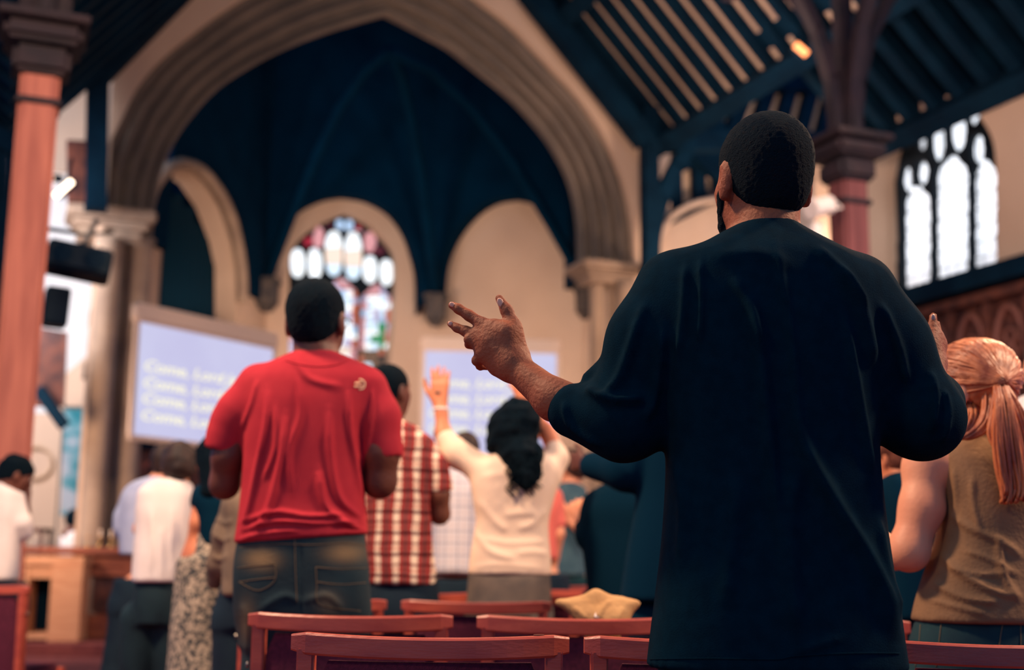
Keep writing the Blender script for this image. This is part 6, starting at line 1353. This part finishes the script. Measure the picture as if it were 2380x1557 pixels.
m = MB(); c = Vector(tie) - b0; m.tube([c + Vector((0.016 * math.cos(t), 0.0, 0.013 * math.sin(t))) + Vector((0, -0.008, 0)) for t in np.linspace(0, 2 * math.pi, 14)], 0.005, 6); m.build('hair_tie', BLACKPL, f.root, smooth=True)

# --- 16. dark top person between, 17 white shirt at the right edge
f = Fig(4.4, 'auburn haired person in a black top behind the ponytailed woman\'s bare arm', h=0.010, skin=SKIN_T)
f.head(2086, 1062, 92, yaw=math.radians(30), neck_to=f.P(2090, 1130, 0), neck_w=60); f.hair_cap(mat('auburn_hair', (128, 74, 54), 0.6, (80, 44, 36), 30), 0.012, noise=0.003, nsc=80, cutp=False)
f.torso([(1098, 2060, 2115, 0.15), (1112, 2050, 2160, 0.2), (1140, 2046, 2182, 0.25), (1240, 2050, 2182, 0.27), (1340, 2052, 2180, 0.28), (1440, 2050, 2182, 0.29)], DARKSUIT, 'black_top')
f.limb([(2062, 1150, 0, 28), (2058, 1260, 0.05, 26), (2080, 1220, 0.25, 18)]); f.sleeve([(2068, 1150, 0, 34), (2066, 1250, 0.03, 32)]); f.limb([(2168, 1150, 0, 28), (2175, 1260, 0.05, 26), (2160, 1220, 0.25, 18)]); f.sleeve([(2166, 1150, 0, 34), (2174, 1250, 0.03, 32)])
f.hand(f.P(2080, 1216, 0.25), (0, .6, .8), (1, 0, 0), .9); f.hand(f.P(2160, 1216, 0.25), (0, .6, .8), (-1, 0, 0), .9); f.legs(2115, 1480, 0.09, NAVY); f.build()
f = Fig(5.4, 'person in a bright white shirt seen in the gap under the black sleeve', h=0.011, skin=SKIN_L)
f.head(2010, 940, 80, neck_to=f.P(2012, 1020, 0), neck_w=52); f.hair_cap(BROWNHAIR, 0.005, h=0.01)
f.torso([(985, 1990, 2032, 0.15), (998, 1965, 2062, 0.2), (1030, 1950, 2074, 0.25), (1100, 1950, 2072, 0.27), (1200, 1950, 2066, 0.28), (1320, 1950, 2066, 0.28)], WHITECLOTH, 'shirt')
f.limb([(1968, 1050, 0, 22), (1960, 1130, 0.05, 20), (1975, 1090, 0.25, 14)]); f.sleeve([(1970, 1050, 0, 26), (1962, 1130, 0.03, 25)]); f.limb([(2056, 1050, 0, 22), (2060, 1130, 0.05, 20), (2045, 1090, 0.25, 14)]); f.sleeve([(2054, 1050, 0, 26), (2058, 1130, 0.03, 25)])
f.hand(f.P(1975, 1088, 0.25), (0, .6, .8), (1, 0, 0), .9); f.hand(f.P(2045, 1088, 0.25), (0, .6, .8), (-1, 0, 0), .9); f.legs(2010, 1420, 0.09, NAVY); f.build()
f = Fig(4.2, 'person in a white shirt cropped by the right edge behind the ponytail', h=0.011, skin=SKIN_L)
f.head(2440, 850, 110, neck_to=f.P(2440, 950, 0), neck_w=74); f.hair_cap(BROWNHAIR, 0.005, h=0.01)
f.torso([(905, 2410, 2470, 0.16), (922, 2375, 2510, 0.2), (950, 2352, 2535, 0.25), (1030, 2348, 2540, 0.28), (1200, 2350, 2535, 0.28), (1380, 2350, 2535, 0.28)], WHITECLOTH, 'shirt')
f.limb([(2378, 975, 0, 30), (2372, 1080, 0.0, 26), (2385, 1020, 0.2, 18)]); f.sleeve([(2378, 972, 0, 34), (2374, 1060, 0, 32)]); f.limb([(2510, 975, 0, 30), (2515, 1080, 0.0, 26), (2500, 1020, 0.2, 18)]); f.sleeve([(2510, 972, 0, 34), (2514, 1060, 0, 32)])
f.hand(f.P(2385, 1016, 0.2), (0, .6, .8), (1, 0, 0), .9); f.hand(f.P(2500, 1016, 0.2), (0, .6, .8), (-1, 0, 0), .9); f.legs(2440, 1460, 0.09, NAVY); f.build()

# ------------------------------------------------------------------ cloth bag on the chair back, glasses of the red t-shirt man
g = Fig(3.66, 'x'); zb = lambda py: g.P(1390, py)[2]
bagp = [loft([(zb(1740), g.P(1400, 1740)[0], 3.66, g.r(52), 0.06), (zb(1480), g.P(1400, 1480)[0], 3.66, g.r(40), 0.05), (zb(1436), g.P(1398, 1436)[0], 3.66, g.r(66), 0.06), (zb(1412), g.P(1392, 1412)[0], 3.66, g.r(80), 0.045), (zb(1400), g.P(1388, 1400)[0], 3.66, g.r(88), 0.03)], 0.02, 2.2),
        cone(g.P(1350, 1404), g.P(1385, 1388), g.r(12), g.r(14), 0.03), cone(g.P(1385, 1388), g.P(1440, 1402), g.r(14), g.r(10), 0.03), cone(g.P(1440, 1404), g.P(1474, 1402), g.r(10), g.r(5), 0.03), cone(g.P(1350, 1404), g.P(1303, 1399), g.r(10), g.r(4), 0.03)]
V, Q = field_mesh(bagp, 0.006); V = smooth_verts(V, Q, 2); N = vnormals(V, Q); V = folds_px(V, N, [([(1330, 1410), (1350, 1425), (1365, 1440)], 5, 0.006), ([(1420, 1395), (1400, 1415), (1385, 1440)], 5, 0.007), ([(1450, 1410), (1440, 1430), (1435, 1445)], 5, 0.006)])
c = np.array([g.P(1390, 1430)[0], 3.66, zb(1740)]); bag = link('cloth_bag', np_mesh('cloth_bag', V - c, Q), BAGCLOTH); bag.location = c; setp(bag, 'beige canvas bag slumped on a chair between the second and third rows', 'bag')
m = MB(); m.bar(g.P(1392, 1408, -0.03) - c, g.P(1386, 1436, -0.06) - c, 0.012, 0.008, up=(0, 1, 0)); m.build('strap', WHITECLOTH, bag)
